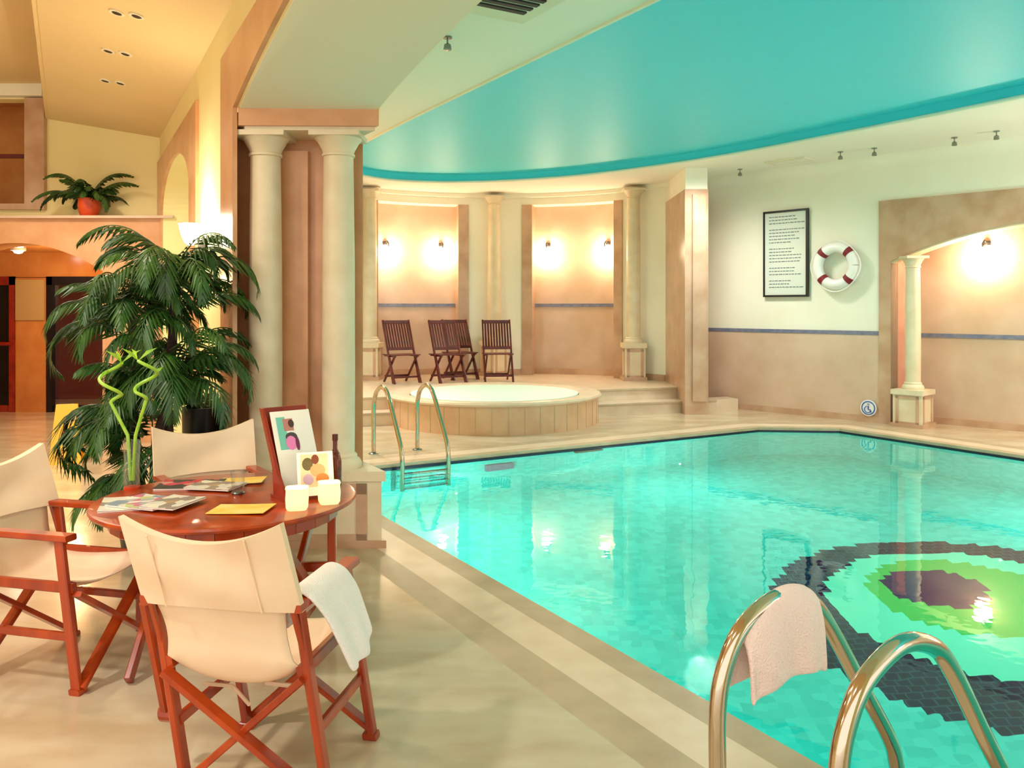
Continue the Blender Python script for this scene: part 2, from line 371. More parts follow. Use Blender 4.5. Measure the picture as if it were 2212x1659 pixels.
# ------------------------------------------------------------------ right wall with its portal
A = Vector((3.24, 13.74)); T = Vector((.6785, -.7347)).normalized(); NB = Vector((-T.y, T.x))  # NB points into the wall
def RWp(t, off=0): p = A+T*t+NB*off; return (p.x, p.y)
def wallrun(mb, ts, zlo, ztop, off0, off1, P=RWp):
    """solid wall between two offsets; zlo is a list, one per station"""
    n = len(ts); top = ztop if hasattr(ztop, '__len__') else [ztop]*n
    rows = [[(*P(t, off0), zlo[i]) for i, t in enumerate(ts)], [(*P(t, off0), top[i]) for i, t in enumerate(ts)],
            [(*P(t, off1), top[i]) for i, t in enumerate(ts)], [(*P(t, off1), zlo[i]) for i, t in enumerate(ts)], [(*P(t, off0), zlo[i]) for i, t in enumerate(ts)]]
    mb.grid(rows)
    for i in (0, n-1): mb.add([rows[k][i] for k in range(4)], [(0, 1, 2, 3)])
O0, O1 = 2.92, 7.10
def arch_r(t): return 2.68-.101*(t-5.01)**2
ats = [O0+(O1-O0)*i/28 for i in range(29)]
mb = MB()
wallrun(mb, [-.6, O0], [0, 0], ZC+.1, 0, .25); wallrun(mb, [O1, 20], [0, 0], ZC+.1, 0, .25)
wallrun(mb, ats, [arch_r(t)+.02 for t in ats], ZC+.1, 0, .25)
struct(mb.build('wall_right', M['plaster']))
mb = MB()     # marble dado and portal face
wallrun(mb, [-.35, 2.758], [0, 0], 1.22, -.015, .01); wallrun(mb, [7.27, 20], [0, 0], 1.22, -.015, .01)
struct(mb.build('trim_9', M['marble_lt']))
mb = MB()
wallrun(mb, [2.758, O0], [0, 0], 3.08, -.03, .26); wallrun(mb, [O1, 7.27], [0, 0], 3.08, -.03, .26)
wallrun(mb, ats, [arch_r(t) for t in ats], 3.08, -.03, .26)
struct(mb.build('trim_10', M['marble']))
mb = MB()     # pale arch soffit lip
wallrun(mb, ats, [arch_r(t)-.025 for t in ats], [arch_r(t)+.0 for t in ats], -.005, .27); struct(mb.build('trim_11', M['column']))
mb = MB(); wallrun(mb, [O0-.05, O1+.05], [0, 0], 3.2, .55, .65); wallrun(mb, [O1, O1+.1], [0, 0], 3.2, .24, .6)
struct(mb.build('wall_recess', M['marble_lt']))
mb = MB(); wallrun(mb, [O0-.1, O0+.004], [0, 0], 3.2, .20, .6); struct(mb.build('trim_21', mat('jamb_reflection_marble', (.84, .64, .56), .25, (.80, .58, .50), 4)))  # reddish reflection on the jamb put into its marble colour
mb = MB(); mb.prism([RWp(O0, .2), RWp(O1, .2), RWp(O1, .6), RWp(O0, .6)], 3.1, 3.2); struct(mb.build('ceiling_recess', M['marble_lt']))
mb = MB(); wallrun(mb, [-.35, 2.758], [1.22]*2, 1.275, -.022, .01); wallrun(mb, [7.27, 20], [1.22]*2, 1.275, -.022, .01); wallrun(mb, [O0, O1], [1.19]*2, 1.245, .535, .55)
struct(mb.build('trim_12', M['stripe']))
mb = MB(); wallrun(mb, [-.35, 2.758], [0]*2, .09, -.03, .01); wallrun(mb, [7.27, 20], [0]*2, .09, -.03, .01); wallrun(mb, [O0, O1], [0]*2, .09, .52, .55)
struct(mb.build('baseboard_right', M['marble']))
mb = MB()   # cove between the right wall and the ceiling
prof = [(-.16*(1-math.sin(a)), ZC-.16*(1-math.cos(a))-.0) for a in [i*PI/2/6 for i in range(7)]]
rows = [[(*RWp(t, -.16+.16*math.sin(i*PI/12)), ZC-.16+.16*math.cos(i*PI/12)) for t in (-.4, 20)] for i in range(7)]
mb.grid(rows); struct(mb.build('trim_13', M['plaster'], smooth=True))

# ------------------------------------------------------------------ pool hall ceiling with the turquoise recess
ctrl = [(-3, 3.74), (2, 3.74), (6, 3.74), (9.6, 3.76), (11.3, 3.92), (12.35, 4.3), (12.85, 4.95), (12.9, 5.6), (12.55, 6.4), (11.75, 7.2), (10.6, 7.85), (8.75, 8.36), (6.98, 8.53), (4.6, 8.61), (1, 8.63), (-3, 8.63)]
def crom(P, n=6):
    out = []
    for i in range(len(P)-1):
        p0, p1, p2, p3 = [Vector(P[max(0, min(len(P)-1, j))]) for j in (i-1, i, i+1, i+2)]
        for k in range(n):
            t = k/n; out.append(.5*((2*p1)+(-p0+p2)*t+(2*p0-5*p1+4*p2-p3)*t*t+(-p0+3*p1-3*p2+p3)*t**3))
    out.append(Vector(P[-1])); return [tuple(p) for p in out]
hole = [W(*p) for p in crom(ctrl)]
outer = [(2.56, -2.2), (-4.6, 11.5), (-6, 12.5), (-6, 17), (8, 17), (18.5, -2.2)]
def fill(polys, z):
    vs = []; es = []
    for P in polys:
        n = len(vs); vs += [Vector(p[:2]) for p in P]; es += [(n+i, n+(i+1) % len(P)) for i in range(len(P))]
    return vs, es
def ceiling_with_hole():
    bm = bmesh.new(); edges = []
    for P in (outer, hole):
        vv = [bm.verts.new((p[0], p[1], ZC)) for p in P]
        for i in range(len(vv)): edges.append(bm.edges.new((vv[i], vv[(i+1) % len(vv)])))
    bmesh.ops.triangle_fill(bm, use_beauty=True, use_dissolve=False, edges=edges)
    me = bpy.data.meshes.new('ceiling'); bm.to_mesh(me); bm.free(); me.materials.append(M['ceiling'])
    o = bpy.data.objects.new('ceiling', me); COL.objects.link(o); return struct(o)
ceiling_with_hole()
mb = MB()
n = len(hole); cx = sum(p[0] for p in hole)/n; cyy = sum(p[1] for p in hole)/n
mb.add([(*p, ZC-.005) for p in hole]+[(*p, ZC+.12) for p in hole], [(i, (i+1) % n, n+(i+1) % n, n+i) for i in range(n)])
mb.add([(cx+(p[0]-cx)*1.0, cyy+(p[1]-cyy)*1.0, ZC+.12) for p in hole], [tuple(range(n))])
struct(mb.build('ceiling_recessed', M['turq']))
mb = MB(); mb.tube([(*p, ZC+.0) for p in hole], .022, 8); struct(mb.build('trim_14', M['plaster'], smooth=True))

# ------------------------------------------------------------------ arcade wall between lounge and pool
def XL(d): return 1.125-.527*d
def XR(d): return 2.2-.55*d
def arch1(d): return 3.25-.0407*(d-2.8)**2
def AWp(d, f): return (XL(d)+(XR(d)-XL(d))*f, d)
def slope_ceiling(X, d): return 3.69-.168*(X+.527*(d-10.33)+4.35)
D1 = [0+5.6*i/28 for i in range(29)]
mb = MB()
wallrun(mb, D1, [arch1(d) for d in D1], ZC+.08, 0, 1, AWp)
wallrun(mb, [-2, 0], [0, 0], ZC+.08, 0, 1, AWp)
O2a, O2b = 7.64, 9.98
def arch2(d): q = (d-8.81)/1.17; return 2.70+.47*math.sqrt(max(0, 1-q*q))
D2 = [8.81+1.17*math.sin(-PI/2+PI*i/24) for i in range(25)]
wallrun(mb, [5.6, 6.0], [2.9, 2.9], ZC+.08, 0, 1, AWp); wallrun(mb, [6.0, O2a], [0, 0], ZC+.08, 0, 1, AWp); wallrun(mb, [O2b, 11.6], [0, 0], ZC+.08, 0, 1, AWp)
wallrun(mb, D2, [arch2(d) for d in D2], ZC+.08, 0, 1, AWp)
struct(mb.build('wall_arcade', M['plaster_left']))
mb = MB(); wallrun(mb, D1, [arch1(d)-.012 for d in D1], [arch1(d)+.01 for d in D1], .015, .985, AWp); struct(mb.build('trim_15', M['soffit'], smooth=True))
def LFp(d, off): return (XL(d)-off*.885, d-off*.466)
mb = MB(); dd = D1+[5.62]
wallrun(mb, D1, [arch1(d) for d in D1], 3.38, .0, .03, LFp); wallrun(mb, [5.6, 6.05], [0, 0], 3.38, 0, .03, LFp)
wallrun(mb, [7.23, O2a], [0, 0], 3.38, 0, .03, LFp); wallrun(mb, [O2b, 10.33], [0, 0], 3.38, 0, .03, LFp); wallrun(mb, D2, [arch2(d) for d in D2], 3.38, 0, .03, LFp)
struct(mb.build('trim_16', M['marble_pier']))
# wall closing the pool hall on the left behind the arcade
mb = MB(); mb.prism([(-4.9, 11.3), (-3.8, 11.3), (-3.8, 11.6), (-4.9, 11.6)], 0, ZC+.1); struct(mb.build('wall_return', M['plaster']))

# ------------------------------------------------------------------ near pier: core, entablature, paired columns, pedestal
def poly_skew(x0, x1, d0, d1, e=0):   # front edge faces the viewer, sides follow the arcade wall
    return [(x0-e, d0-e), (x1+e, d0+.02-e), (x1-.57*(d1-d0)+e, d1+e), (x0-.527*(d1-d0)-e, d1+e)]
PX0, PX1 = -1.81, -.885
mb = MB(); mb.prism(poly_skew(PX0-.19, PX1-.17, 5.94, 6.75), 0, 2.95)
mb.prism([(-1.66, 5.90), (-1.43, 5.90), (-1.43, 5.96), (-1.66, 5.96)], .5, 2.70)
struct(mb.build('wall_pier_near', M['marble_pier']))
mb = MB(); mb.prism(poly_skew(PX0, PX1, 5.58, 6.0, 0), 2.81, 2.93); struct(mb.build('trim_17', M['marble_pier']))
mb = MB(); mb.prism(poly_skew(PX0+.03, PX1-.03, 5.61, 6.0, 0), 2.785, 2.812); struct(mb.build('trim_18', M['column']))

def pedestal(parent, poly, z0, z1, bt=.05, framem=None):
    """cream pedestal with a rose-marble frame on every face, marble plinth and cream cap"""
    c = Vector((sum(p[0] for p in poly)/4, sum(p[1] for p in poly)/4))
    sc = lambda k: [tuple(c+(Vector(p)-c)+(Vector(p)-c).normalized()*k) for p in poly]
    h = z1-z0
    m = MB(); m.prism(poly, z0, z1-.02); m.build('pedestal_block', M['column'], parent)
    m = MB(); m.prism(sc(.035), z0, z0+h*.10); m.build('plinth', M['marble'], parent)
    m = MB(); m.prism(sc(.03), z1-h*.13, z1); m.build('pedestal_cap', M['column'], parent)
    for i in range(4):
        a = Vector(poly[i]); b = Vector(poly[(i+1) % 4]); t = (b-a).normalized(); nn = Vector((t.y, -t.x)); 
        if nn.dot(a-c) < 0: nn = -nn
        L_ = (b-a).length; zb, zt = z0+h*.10, z1-h*.16
        m = MB(); e0 = L_*.10
        for (s0, s1, y0, y1) in ((e0, e0+bt, zb, zt), (L_-e0-bt, L_-e0, zb, zt), (e0, L_-e0, zt-bt, zt), (e0, L_-e0, zb, zb+bt*.6)):
            q = [a+t*s0-nn*.01, a+t*s1-nn*.01, a+t*s1+nn*.008, a+t*s0+nn*.008]; m.prism([tuple(p) for p in q], y0, y1)
        m.build('panel_frame', M['marble'], parent)
def column(parent, x, y, z0, z1, r, cap=True):
    m = MB(); h = z1-z0
    m.lathe([(r*.98, .09*1), (r, h*.3), (r*.98, h*.6), (r*.90, h-.15)], (x, y, z0), 36); m.build('shaft', M['column'], parent, smooth=True)
    m = MB(); m.lathe([(r*1.38, 0), (r*1.42, .03), (r*1.30, .055), (r*1.12, .07), (r*1.14, .085), (r*1.0, .10)], (x, y, z0), 36); m.build('base', M['column'], parent, smooth=True)
    m = MB(); m.lathe([(r*.90, h-.16), (r*1.0, h-.155), (r*1.0, h-.14), (r*.92, h-.135), (r*1.0, h-.11), (r*1.25, h-.06), (r*1.42, h-.035)], (x, y, z0), 36)
    m.box((x, y, z0+h-.0175), (r*3.0, r*3.0, .035)); m.build('capital', M['column'], parent, smooth=True)
pb = empty('pedestal', (0, 0, 0), label='low cream pedestal with rose marble frame carrying the two big columns', cat='pedestal')
pedestal(pb, poly_skew(-1.86, -.87, 5.60, 6.02), 0, .51, .07)
for x, lab in ((-1.69, 'thick cream stone column, left one of the pair behind the palm'), (-1.19, 'thick cream stone column, right one of the pair next to the pool')):
    e = empty('column', (0, 0, 0), label=lab, cat='column', group='paired columns of the near pier'); column(e, x, 5.78, .51, 2.79, .112)
for ph, lab, lab2 in ((-40.5, 'slim cream column at the left end of the curved wall, mostly hidden', 'small framed cream pedestal at the left end of the curved wall'), (-1.3, 'slim cream column between the two wall niches behind the chairs', 'small framed cream pedestal behind the folding chair standing alone'), (43.4, 'slim cream column right of the second niche, above the steps', 'small framed cream pedestal right of the second niche, above the steps')):
    x, y = rp(ph, RW-.20); a = math.radians(-ph+45); hw = .20
    pe = empty('pedestal', (0, 0, 0), label=lab2, cat='pedestal', group='pedestals along the curved wall')
    pedestal(pe, [(x+hw*math.cos(a+PI/4+k*PI/2)*1.25, y+hw*math.sin(a+PI/4+k*PI/2)*1.25) for k in range(4)], HP, 1.0, .045)
    e = empty('column', (0, 0, 0), label=lab, cat='column', group='slim columns of the curved wall'); column(e, x, y, 1.0, ZC-.06, .12)
# column in the right portal
x, y = RWp(O0+.28, .02); a = math.atan2(T.y, T.x)
pe = empty('pedestal', label='cream pedestal with marble framed panel at the right wall portal', cat='pedestal')
pedestal(pe, [(x+.19*math.sqrt(2)*math.cos(a+PI/4+k*PI/2), y+.19*math.sqrt(2)*math.sin(a+PI/4+k*PI/2)) for k in range(4)], 0, .50, .04)
e = empty('column', label='cream column standing under the left end of the right wall portal arch', cat='column'); column(e, x, y, .50, 2.30, .10)

# ------------------------------------------------------------------ lounge: ceiling, back wall, arched passage, doors
def RX(Xr, d): return Xr-.527*(d-10.33)
mb = MB()
q = [(RX(-4.2, -2), -2), (RX(-4.2, 10.6), 10.6), (RX(-5.68, 10.6), 10.6), (RX(-5.68, -2), -2)]
mb.prism(q, [slope_ceiling(*p) for p in q], [slope_ceiling(*p)+.1 for p in q]); struct(mb.build('ceiling_lounge', M['ceiling_left']))
mb = MB(); q = [(RX(-5.68, -2), -2), (RX(-5.68, 10.6), 10.6), (-13, 10.6), (-13, -2)]
mb.prism(q, 4.32, 4.4); mb.prism([(RX(-5.68, -2), -2), (RX(-5.68, 10.6), 10.6), (RX(-5.72, 10.6), 10.6), (RX(-5.72, -2), -2)], 3.92, 4.35)
struct(mb.build('ceiling_coffer', M['ceiling_left']))
YB = 10.33
mb = MB()
for (x0, x1, z0, z1) in ((-13, -7.9, 2.6, 4.4), (-7.9, -5.94, 2.6, 2.85), (-7.9, -5.94, 4.16, 4.4), (-5.94, -4.2, 2.6, 4.4)): mb.box(((x0+x1)/2, YB+.1, (z0+z1)/2), (x1-x0, .2, z1-z0))
struct(mb.build('wall_lounge_back', M['plaster_left']))
wn = struct(empty('window_1'))
mb = MB()
for (x0, x1, z0, z1) in ((-5.94, -5.70, 2.80, 4.16), (-8.1, -7.9, 2.80, 4.16), (-7.9, -5.94, 2.80, 2.87)): mb.box(((x0+x1)/2, YB-.02, (z0+z1)/2), (x1-x0, .10, z1-z0))
mb.build('window_frame', M['marble'], wn)
mb = MB(); mb.box((-7, YB+.9, 3.5), (2.6, .05, 1.6)); mb.box((-5.7, YB+.5, 3.5), (.05, .9, 1.6)); mb.box((-7, YB+.62, 4.3), (2.8, 1.0, .06)); mb.box((-7, YB+.62, 2.80), (2.8, 1.0, .06)); mb.build('window_recess', M['marble_or'], wn)
mb = MB(); mb.box((-6.9, YB+.12, 3.48), (1.9, .04, .05)); mb.build('window_bar', M['wood_dk'], wn)
mb = MB(); mb.box((-9.3, YB-.06, 4.25), (7.2, .12, .15)); struct(mb.build('trim_19', M['plaster']))
# fascia with segmental arch, whose top is the ledge
YF = 10.0; AX0, AX1 = -6.95, -4.86
def arch3(x): return 2.37-.33*((x-(AX0+AX1)/2)/((AX1-AX0)/2))**2
def BWp(x, off): return (x, YF+off)
xs = [AX0+(AX1-AX0)*i/24 for i in range(25)]
mb = MB(); wallrun(mb, xs, [arch3(x) for x in xs], 2.66, 0, .45, BWp); wallrun(mb, [AX1, -4.0], [0, 0], 2.66, 0, .45, BWp); wallrun(mb, [-13, AX0], [0, 0], 2.66, 0, .45, BWp)
struct(mb.build('wall_fascia', M['marble_pier']))
mb = MB(); mb.box((-8.5, YF+.14, 2.675), (9.0, .42, .03)); struct(mb.build('trim_20', M['marble_lt']))
mb = MB(); mb.box((-7, 11.8, 2.55), (8, 3.2, .2)); struct(mb.build('ceiling_passage', M['marble_or']))
mb = MB(); mb.box((-7, 13.0, 2.3), (8, .12, .46)); mb.box((-7.38, 13.0, 1.03), (.47, .16, 2.06)); mb.box((-5.2, 13.0, 1.03), (2.5-.0, .12, 2.06) if False else (.9, .12, 2.06)); mb.box((-10.5, 13, 1.03), (2, .12, 2.06))
struct(mb.build('wall_passage', M['marble_or']))
mb = MB(); mb.box((-7.38, 12.9, 1.72), (.44, .02, .62)); tag(mb.build('wall_mirror', M['mirror']), 'glossy pale panel on the amber marble pillar between the dark doors', 'panel')
mb = MB(); mb.box((-4.0, 11.8, 1.3), (.15, 3.0, 2.6)); struct(mb.build('wall_passage_side', M['marble_or']))
mb = MB(); mb.box((-6.6, 14.8, 1.2), (4.2, .1, 2.4)); mb.box((-7, 14, 2.45), (6, 1.9, .1)); mb.box((-4.7, 14, 1.2), (.1, 1.8, 2.4)); struct(mb.build('wall_room_beyond', M['redroom']))
def door(nm, x0, x1, open_=False):
    d = struct(empty(nm)); 
    m = MB(); 
    for (a, b, z0, z1) in ((x0, x0+.09, 0, 2.08), (x1-.09, x1, 0, 2.08), (x0, x1, 1.95, 2.08)): m.box(((a+b)/2, 12.96, (z0+z1)/2), (b-a, .10, z1-z0))
    m.box(((x0+x1)/2, 12.98, .05), (x1-x0, .05, .1)); m.build('door_frame', M['wood_red'] if not open_ else M['black'], d)
    m = MB(); m.box(((x0+x1)/2, 13.0, 1.0), (x1-x0-.1, .015, 1.9)); m.build('door_pane', M['glass'] if open_ else M['doordark'], d)
    if not open_: m = MB(); m.tube([(x1-.05, 12.88, 1.05), (x1-.30, 12.86, 1.05)], .03, 8); m.build('door_handle', M['wood_red'], d, smooth=True)
door('door_1', -9.4, -7.62); door('door_2', -7.14, -5.65, True)
mb = MB(); mb.box((-6.3, 14.0, .45), (.5, .35, .9)); tag(mb.build('cabinet', M['wood_red']), 'low reddish cabinet seen through the open dark doorway', 'cabinet')
# downlight in the passage
e = empty('downlight', label='bright round downlight under the marble arch of the passage', cat='lamp')
m = MB(); m.lathe([(0.10, .0), (.10, .03), (.075, .03)], (-7.09, 12.1, 2.42), 20); m.build('lamp_ring', M['white'], e, smooth=True)
m = MB(); m.lathe([(0.001, -.045), (.05, -.03), (.07, 0), (.07, .02)], (-7.09, 12.1, 2.42), 20); m.build('lamp_lens', M['down'], e, smooth=True)
# outer shell of the lounge
mb = MB(); mb.box((-12, 4, 2.2), (.1, 13, 4.4)); struct(mb.build('wall_left', M['plaster_left']))

# ------------------------------------------------------------------ ceiling fixtures
def vent(loc, rz, size, slots, label, along=False):
    e = empty('air_vent', loc, rz, label=label, cat='vent')
    m = MB(); m.box((0, 0, -.015), (size[0], size[1], .03)); m.build('vent_frame', M['soffit'], e)
    for i in range(slots):
        x = (i-(slots-1)/2)*size[0]*.8/slots
        m = MB(); m.box((x, 0, -.034), (size[0]*.36/slots, size[1]*.92, .012)); m.build('vent_slot', M['grille'], e)
vent((-5.35, 7.05, 4.32), math.radians(28), (.34, 3.3), 4, 'long ceiling air grille with four dark slots, top left corner')
# square diffuser by the turquoise ceiling
e = empty('air_vent', (-.03, 5.69, ZC), math.radians(30.4), label='square ceiling air diffuser with dark louvres at the top edge above the arch', cat='vent')
m = MB(); m.box((0, 0, -.02), (.62, .62, .04)); m.build('vent_frame', M['soffit'], e)
for k in range(5):
    m = MB(); m.box((0, -.24+.085*k, -.046), (.40, .045, .012)); m.build('vent_slot', M['grille'], e)
e = empty('air_vent', (3.95, 12.0, ZC), math.radians(-47), label='flat pale ceiling vent above the notice board', cat='vent')
m = MB(); m.box((0, 0, -.012), (.6, .3, .024)); m.build('vent_frame', M['soffit'], e)
for k in range(3):
    m = MB(); m.box((0, -.08+.08*k, -.026), (.5, .03, .006)); m.build('vent_slot', M['ceiling'], e)
spot0 = None
def spotlight(loc, label, group):
    global spot0
    if spot0 is None:
        e = empty('ceiling_spotlight', loc)
        m = MB(); m.lathe([(.035, 0), (.035, -.012), (.007, -.012), (.007, -.05)], (0, 0, 0), 14); m.build('mount', M['steel'], e, smooth=True)
        m = MB(); m.lathe([(.01, -.05), (.026, -.06), (.032, -.10), (.026, -.103)], (0, 0, 0), 14); m.build('lamp_shade', M['steel'], e, smooth=True)
        spot0 = e
    else: e = copy_tree(spot0)
    e.location = loc; tag(e, label, 'lamp', group)
for (x, y, lb) in ((3.10, 13.55, 'tiny ceiling spotlight just above the tall marble pier'), (3.45, 12.75, 'tiny ceiling spotlight between the pier and the notice board'), (4.42, 11.34, 'tiny ceiling spotlight above the gap between notice board and lifebuoy'),
                   (4.76, 11.07, 'tiny ceiling spotlight above the lifebuoy'), (5.45, 10.38, 'tiny ceiling spotlight above the left end of the wall portal'), (5.75, 10.0, 'tiny ceiling spotlight nearest the right edge of the picture'),
                   (-.50, 6.53, 'small ceiling spotlight beside the big arch near the diffuser')):
    spotlight((x, y, ZC), lb, 'ceiling spotlights of the pool hall')
def tilt_spots():
    for i, (x, y, w_) in enumerate(((-2.88, 6.3, 'nearest the top edge'), (-3.40, 7.25, 'in the middle of the row'), (-3.88, 8.19, 'farthest back in the row'))):
        e = empty('recessed_downlight', (x, y, slope_ceiling(x, y)), label='twin recessed downlight in the lounge ceiling, '+w_, cat='lamp', group='twin downlights in the lounge ceiling')
        e.rotation_euler = (-.088, .166, 0)
        for s_ in (-.075, .075):
            m = MB(); m.lathe([(.055, .012), (.055, -.012), (.038, -.012), (.034, .004), (.001, .004)], (s_, 0, 0), 16); m.build('lamp_ring', M['soffit'], e, smooth=True)
            m = MB(); m.lathe([(.034, -.008), (.03, -.013), (.001, -.013)], (s_, 0, 0), 16); m.build('lamp_lens', M['dark'], e, smooth=True)
tilt_spots()

# ------------------------------------------------------------------ wall lamps
def sconce(base, out, label, group, r=.085, s=None, drop=.0):
    """base: point on the wall; out: unit vector away from the wall"""
    e = empty('wall_sconce', base, label=label, cat='lamp', group=group)
    o = Vector(out)*.16
    m = MB(); m.lathe([(.045, -.03), (.05, 0), (.045, .03)], (0, 0, .16), 16); m.tube([(0, 0, .16), (o.x*.6, o.y*.6, .19), (o.x, o.y, .15), (o.x, o.y, .09)], .012, 8); m.build('bracket', M['dark'], e, smooth=True)
    m = MB(); m.lathe([(.001, -r)]+[(r*math.cos(t), r*math.sin(t)) for t in [(-80+20*k)*PI/180 for k in range(9)]]+[(.001, r)], (o.x, o.y, 0), 24); m.build('lamp_globe', s or M['bulb'], e, smooth=True)
    return e
for ph, lb in ((-31.6, 'lit globe wall lamp at the left side of the left niche'), (-15.9, 'lit globe wall lamp at the right side of the left niche'), (13.6, 'lit globe wall lamp at the left side of the right niche'), (30.6, 'lit globe wall lamp at the right side of the right niche')):
    x, y = rp(ph, RW+.34); a = math.radians(ph)
    sconce((x, y, 2.62), (-math.sin(a), -math.cos(a), 0), lb, 'globe lamps in the niches')
x, y = RWp(3.95, .54); sconce((x, y, 2.30), (-NB.x, -NB.y, 0), 'lit globe wall lamp inside the right wall portal', None, .10)
# uplighter on the plaster strip behind the palm
UD = 6.80
e = empty('wall_uplighter', (XL(UD), UD, 2.12), label='bright flared wall uplighter behind the palm beside the marble pier', cat='lamp')
m = MB(); m.box((-.03, -.02, -.02), (.06, .06, .12)); m.build('bracket', M['dark'], e)
m = MB(); m.lathe([(.02, -.02), (.05, .01), (.075, .08), (.09, .15)], (-.11, -.07, 0), 24); m.build('lamp_shade', M['bulb2'], e, smooth=True)
lamp('POINT', (XL(UD)-.14, UD-.09, 2.30), 16, WARM, 0)

# ------------------------------------------------------------------ notice board, lifebuoy, sign
e = empty('notice_board', (*RWp(1.35, -.015), 2.42), math.atan2(T.y, T.x), label='tall framed notice board of pool rules in a black frame on the right wall', cat='notice')
m = MB(); m.box((0, -.015, 0), (.68, .02, 1.27)); m.build('notice_sheet', mat('pale_notice_sheet', (.86, .88, .84), .12), e)
m = MB()
for (x, z, a, b) in ((0, .64, .72, .03), (0, -.64, .72, .03), (.355, 0, .035, 1.31), (-.355, 0, .02, 1.31)): m.box((x, -.02, z), (a, .045, b))
m.build('notice_frame', M['dark'], e)
random.seed(3)
for i in range(23):
    z = .56-.0485*i
    if i in (3, 9, 15, 19): continue
    x = -.27; end = random.choice((.05, .15, .22, .27)); m = MB()
    while x < end:
        l = random.uniform(.02, .06); m.box((x+l/2, -.0262, z), (l, .002, .014)); x += l+.012
    m.build('text_line', M['ink'], e)
e = empty('lifebuoy', (*RWp(2.177, -.11), 2.20), math.atan2(T.y, T.x), label='white lifebuoy with four dark red bands hanging beside the notice board', cat='lifebuoy')
def torus(m, R_, r_, a0, a1, n=40, k=14, sx=1):
    m.tube([(R_*math.cos(a)*sx, 0, R_*math.sin(a)) for a in [a0+(a1-a0)*i/n for i in range(n+1)]], r_, k)
m = MB(); torus(m, .265, .072, 0, 2*PI); m.build('buoy_ring', M['white'], e, smooth=True)
for k in range(4):
    m = MB(); a = PI/4+k*PI/2; torus(m, .265, .077, a-.13, a+.13, 6); m.build('band', M['red'], e, smooth=True)
m = MB(); m.tube([(.36*math.cos(a)*(1+.03*math.cos(4*a)), -.02, .36*math.sin(a)*(1+.03*math.cos(4*a))) for a in [2*PI*i/48 for i in range(49)]], .009, 6); m.build('rope', M['white'], e, smooth=True)
m = MB(); m.box((0, .05, .30), (.04, .10, .04)); m.build('hook', M['steel'], e)
e = empty('pool_sign', (*RWp(2.62, -.035), .20), math.atan2(T.y, T.x), label='small round blue and white sign low on the right wall near the portal', cat='sign')
m = MB(); m.tube([(0, 0, 0), (0, -.012, 0)], .115, 28); m.build('sign_plate', M['white'], e)
m = MB(); m.tube([(.09*math.cos(a), -.014, .09*math.sin(a)) for a in [2*PI*i/32 for i in range(33)]], .008, 6)
m.tube([(0, -.014, .055), (0, -.016, .05)], .016, 12); m.tube([(0, -.016, .03), (0, -.016, -.02), (.03, -.016, -.025), (.04, -.016, -.06)], .009, 6)
m.tube([(.045*math.cos(a)-.008, -.016, .045*math.sin(a)-.02) for a in [PI*.6+PI*1.2*i/16 for i in range(17)]], .006, 6); m.build('sign_symbol', M['blue'], e)

# ------------------------------------------------------------------ hot tub
e = empty('hot_tub', (C0.x, C0.y, 0), label='round raised hot tub clad in rose stone with glowing mint water', cat='hot tub')
m = MB(); m.lathe([(1.47, 0), (1.47, .36), (1.40, .36), (1.40, 0)], (0, 0, 0), 96)
tm = mat('tub_cladding', (.84, .70, .56), .3, (.80, .64, .50), 4, detail=8); m.cur = 1
for k in range(44):
    a = 2*PI*k/44; m.box((1.470*math.cos(a), 1.470*math.sin(a), .18), (.006, .008, .34), a)
m.build('tub_wall', [tm, M['tan']], e)
m = MB(); m.lathe([(1.44, .355), (1.50, .36), (1.515, .385), (1.50, .41), (1.40, .42), (1.24, .40), (1.20, .385), (1.18, .33), (1.44, .33)], (0, 0, 0), 96); m.build('tub_rim', M['pale'], e, smooth=True)
m = MB(); m.lathe([(1.19, .40), (1.16, .0), (.8, -.02), (.78, -.45), (.001, -.45)], (0, 0, 0), 64); m.build('tub_basin', M['tubtile'], e, smooth=True)
m = MB(); m.lathe([(1.195, 0), (.001, 0)], (0, 0, .375), 96)
o = m.build('tub_water', M['tubwater'], e)
if o.data.polygons[0].normal.z < 0: o.data.flip_normals()

# ------------------------------------------------------------------ pool ladders
def ladder2(lb, feet, dirn, wd):
    f0 = Vector(feet); dn = Vector(dirn); sd = Vector(wd)
    prof = crom([(0, 0), (0, .28), (.0, .48), (.03, .60), (.10, .695), (.23, .752), (.35, .73), (.44, .655), (.60, .425), (.745, .215), (.785, .12), (.80, 0), (.80, -.45), (.80, -.95)], 5)
    e = empty('pool_ladder', label=lb, cat='ladder', group='pool ladders')
    for k in (0, 1):
        pp = [(*W(*(f0+dn*s_+sd*k)), z) for s_, z in prof]
        m = MB(); m.tube(pp, .0245, 16); rail = m.build('handrail', M['chrome'], e, smooth=True)
        m = MB(); m.lathe([(.055, 0), (.055, .008), (.03, .02), (.026, .02)], pp[0], 20); m.build('floor_flange', M['steel'], rail, smooth=True)
    for z in (-.22, -.44, -.66, -.88):
        m = MB(); m.bar((*W(*(f0+dn*.80)), z), (*W(*(f0+dn*.80+sd)), z), .06, .025); m.build('rung', M['steel'], e)
ladder2('polished steel pool ladder nearest the viewer, with a pink towel over one rail', (1.735, 1.68), (0, 1), (-.40, 0))
ladder2('distant polished steel pool ladder in front of the hot tub', (8.74, 3.36), (-1, 0), (0, .52))

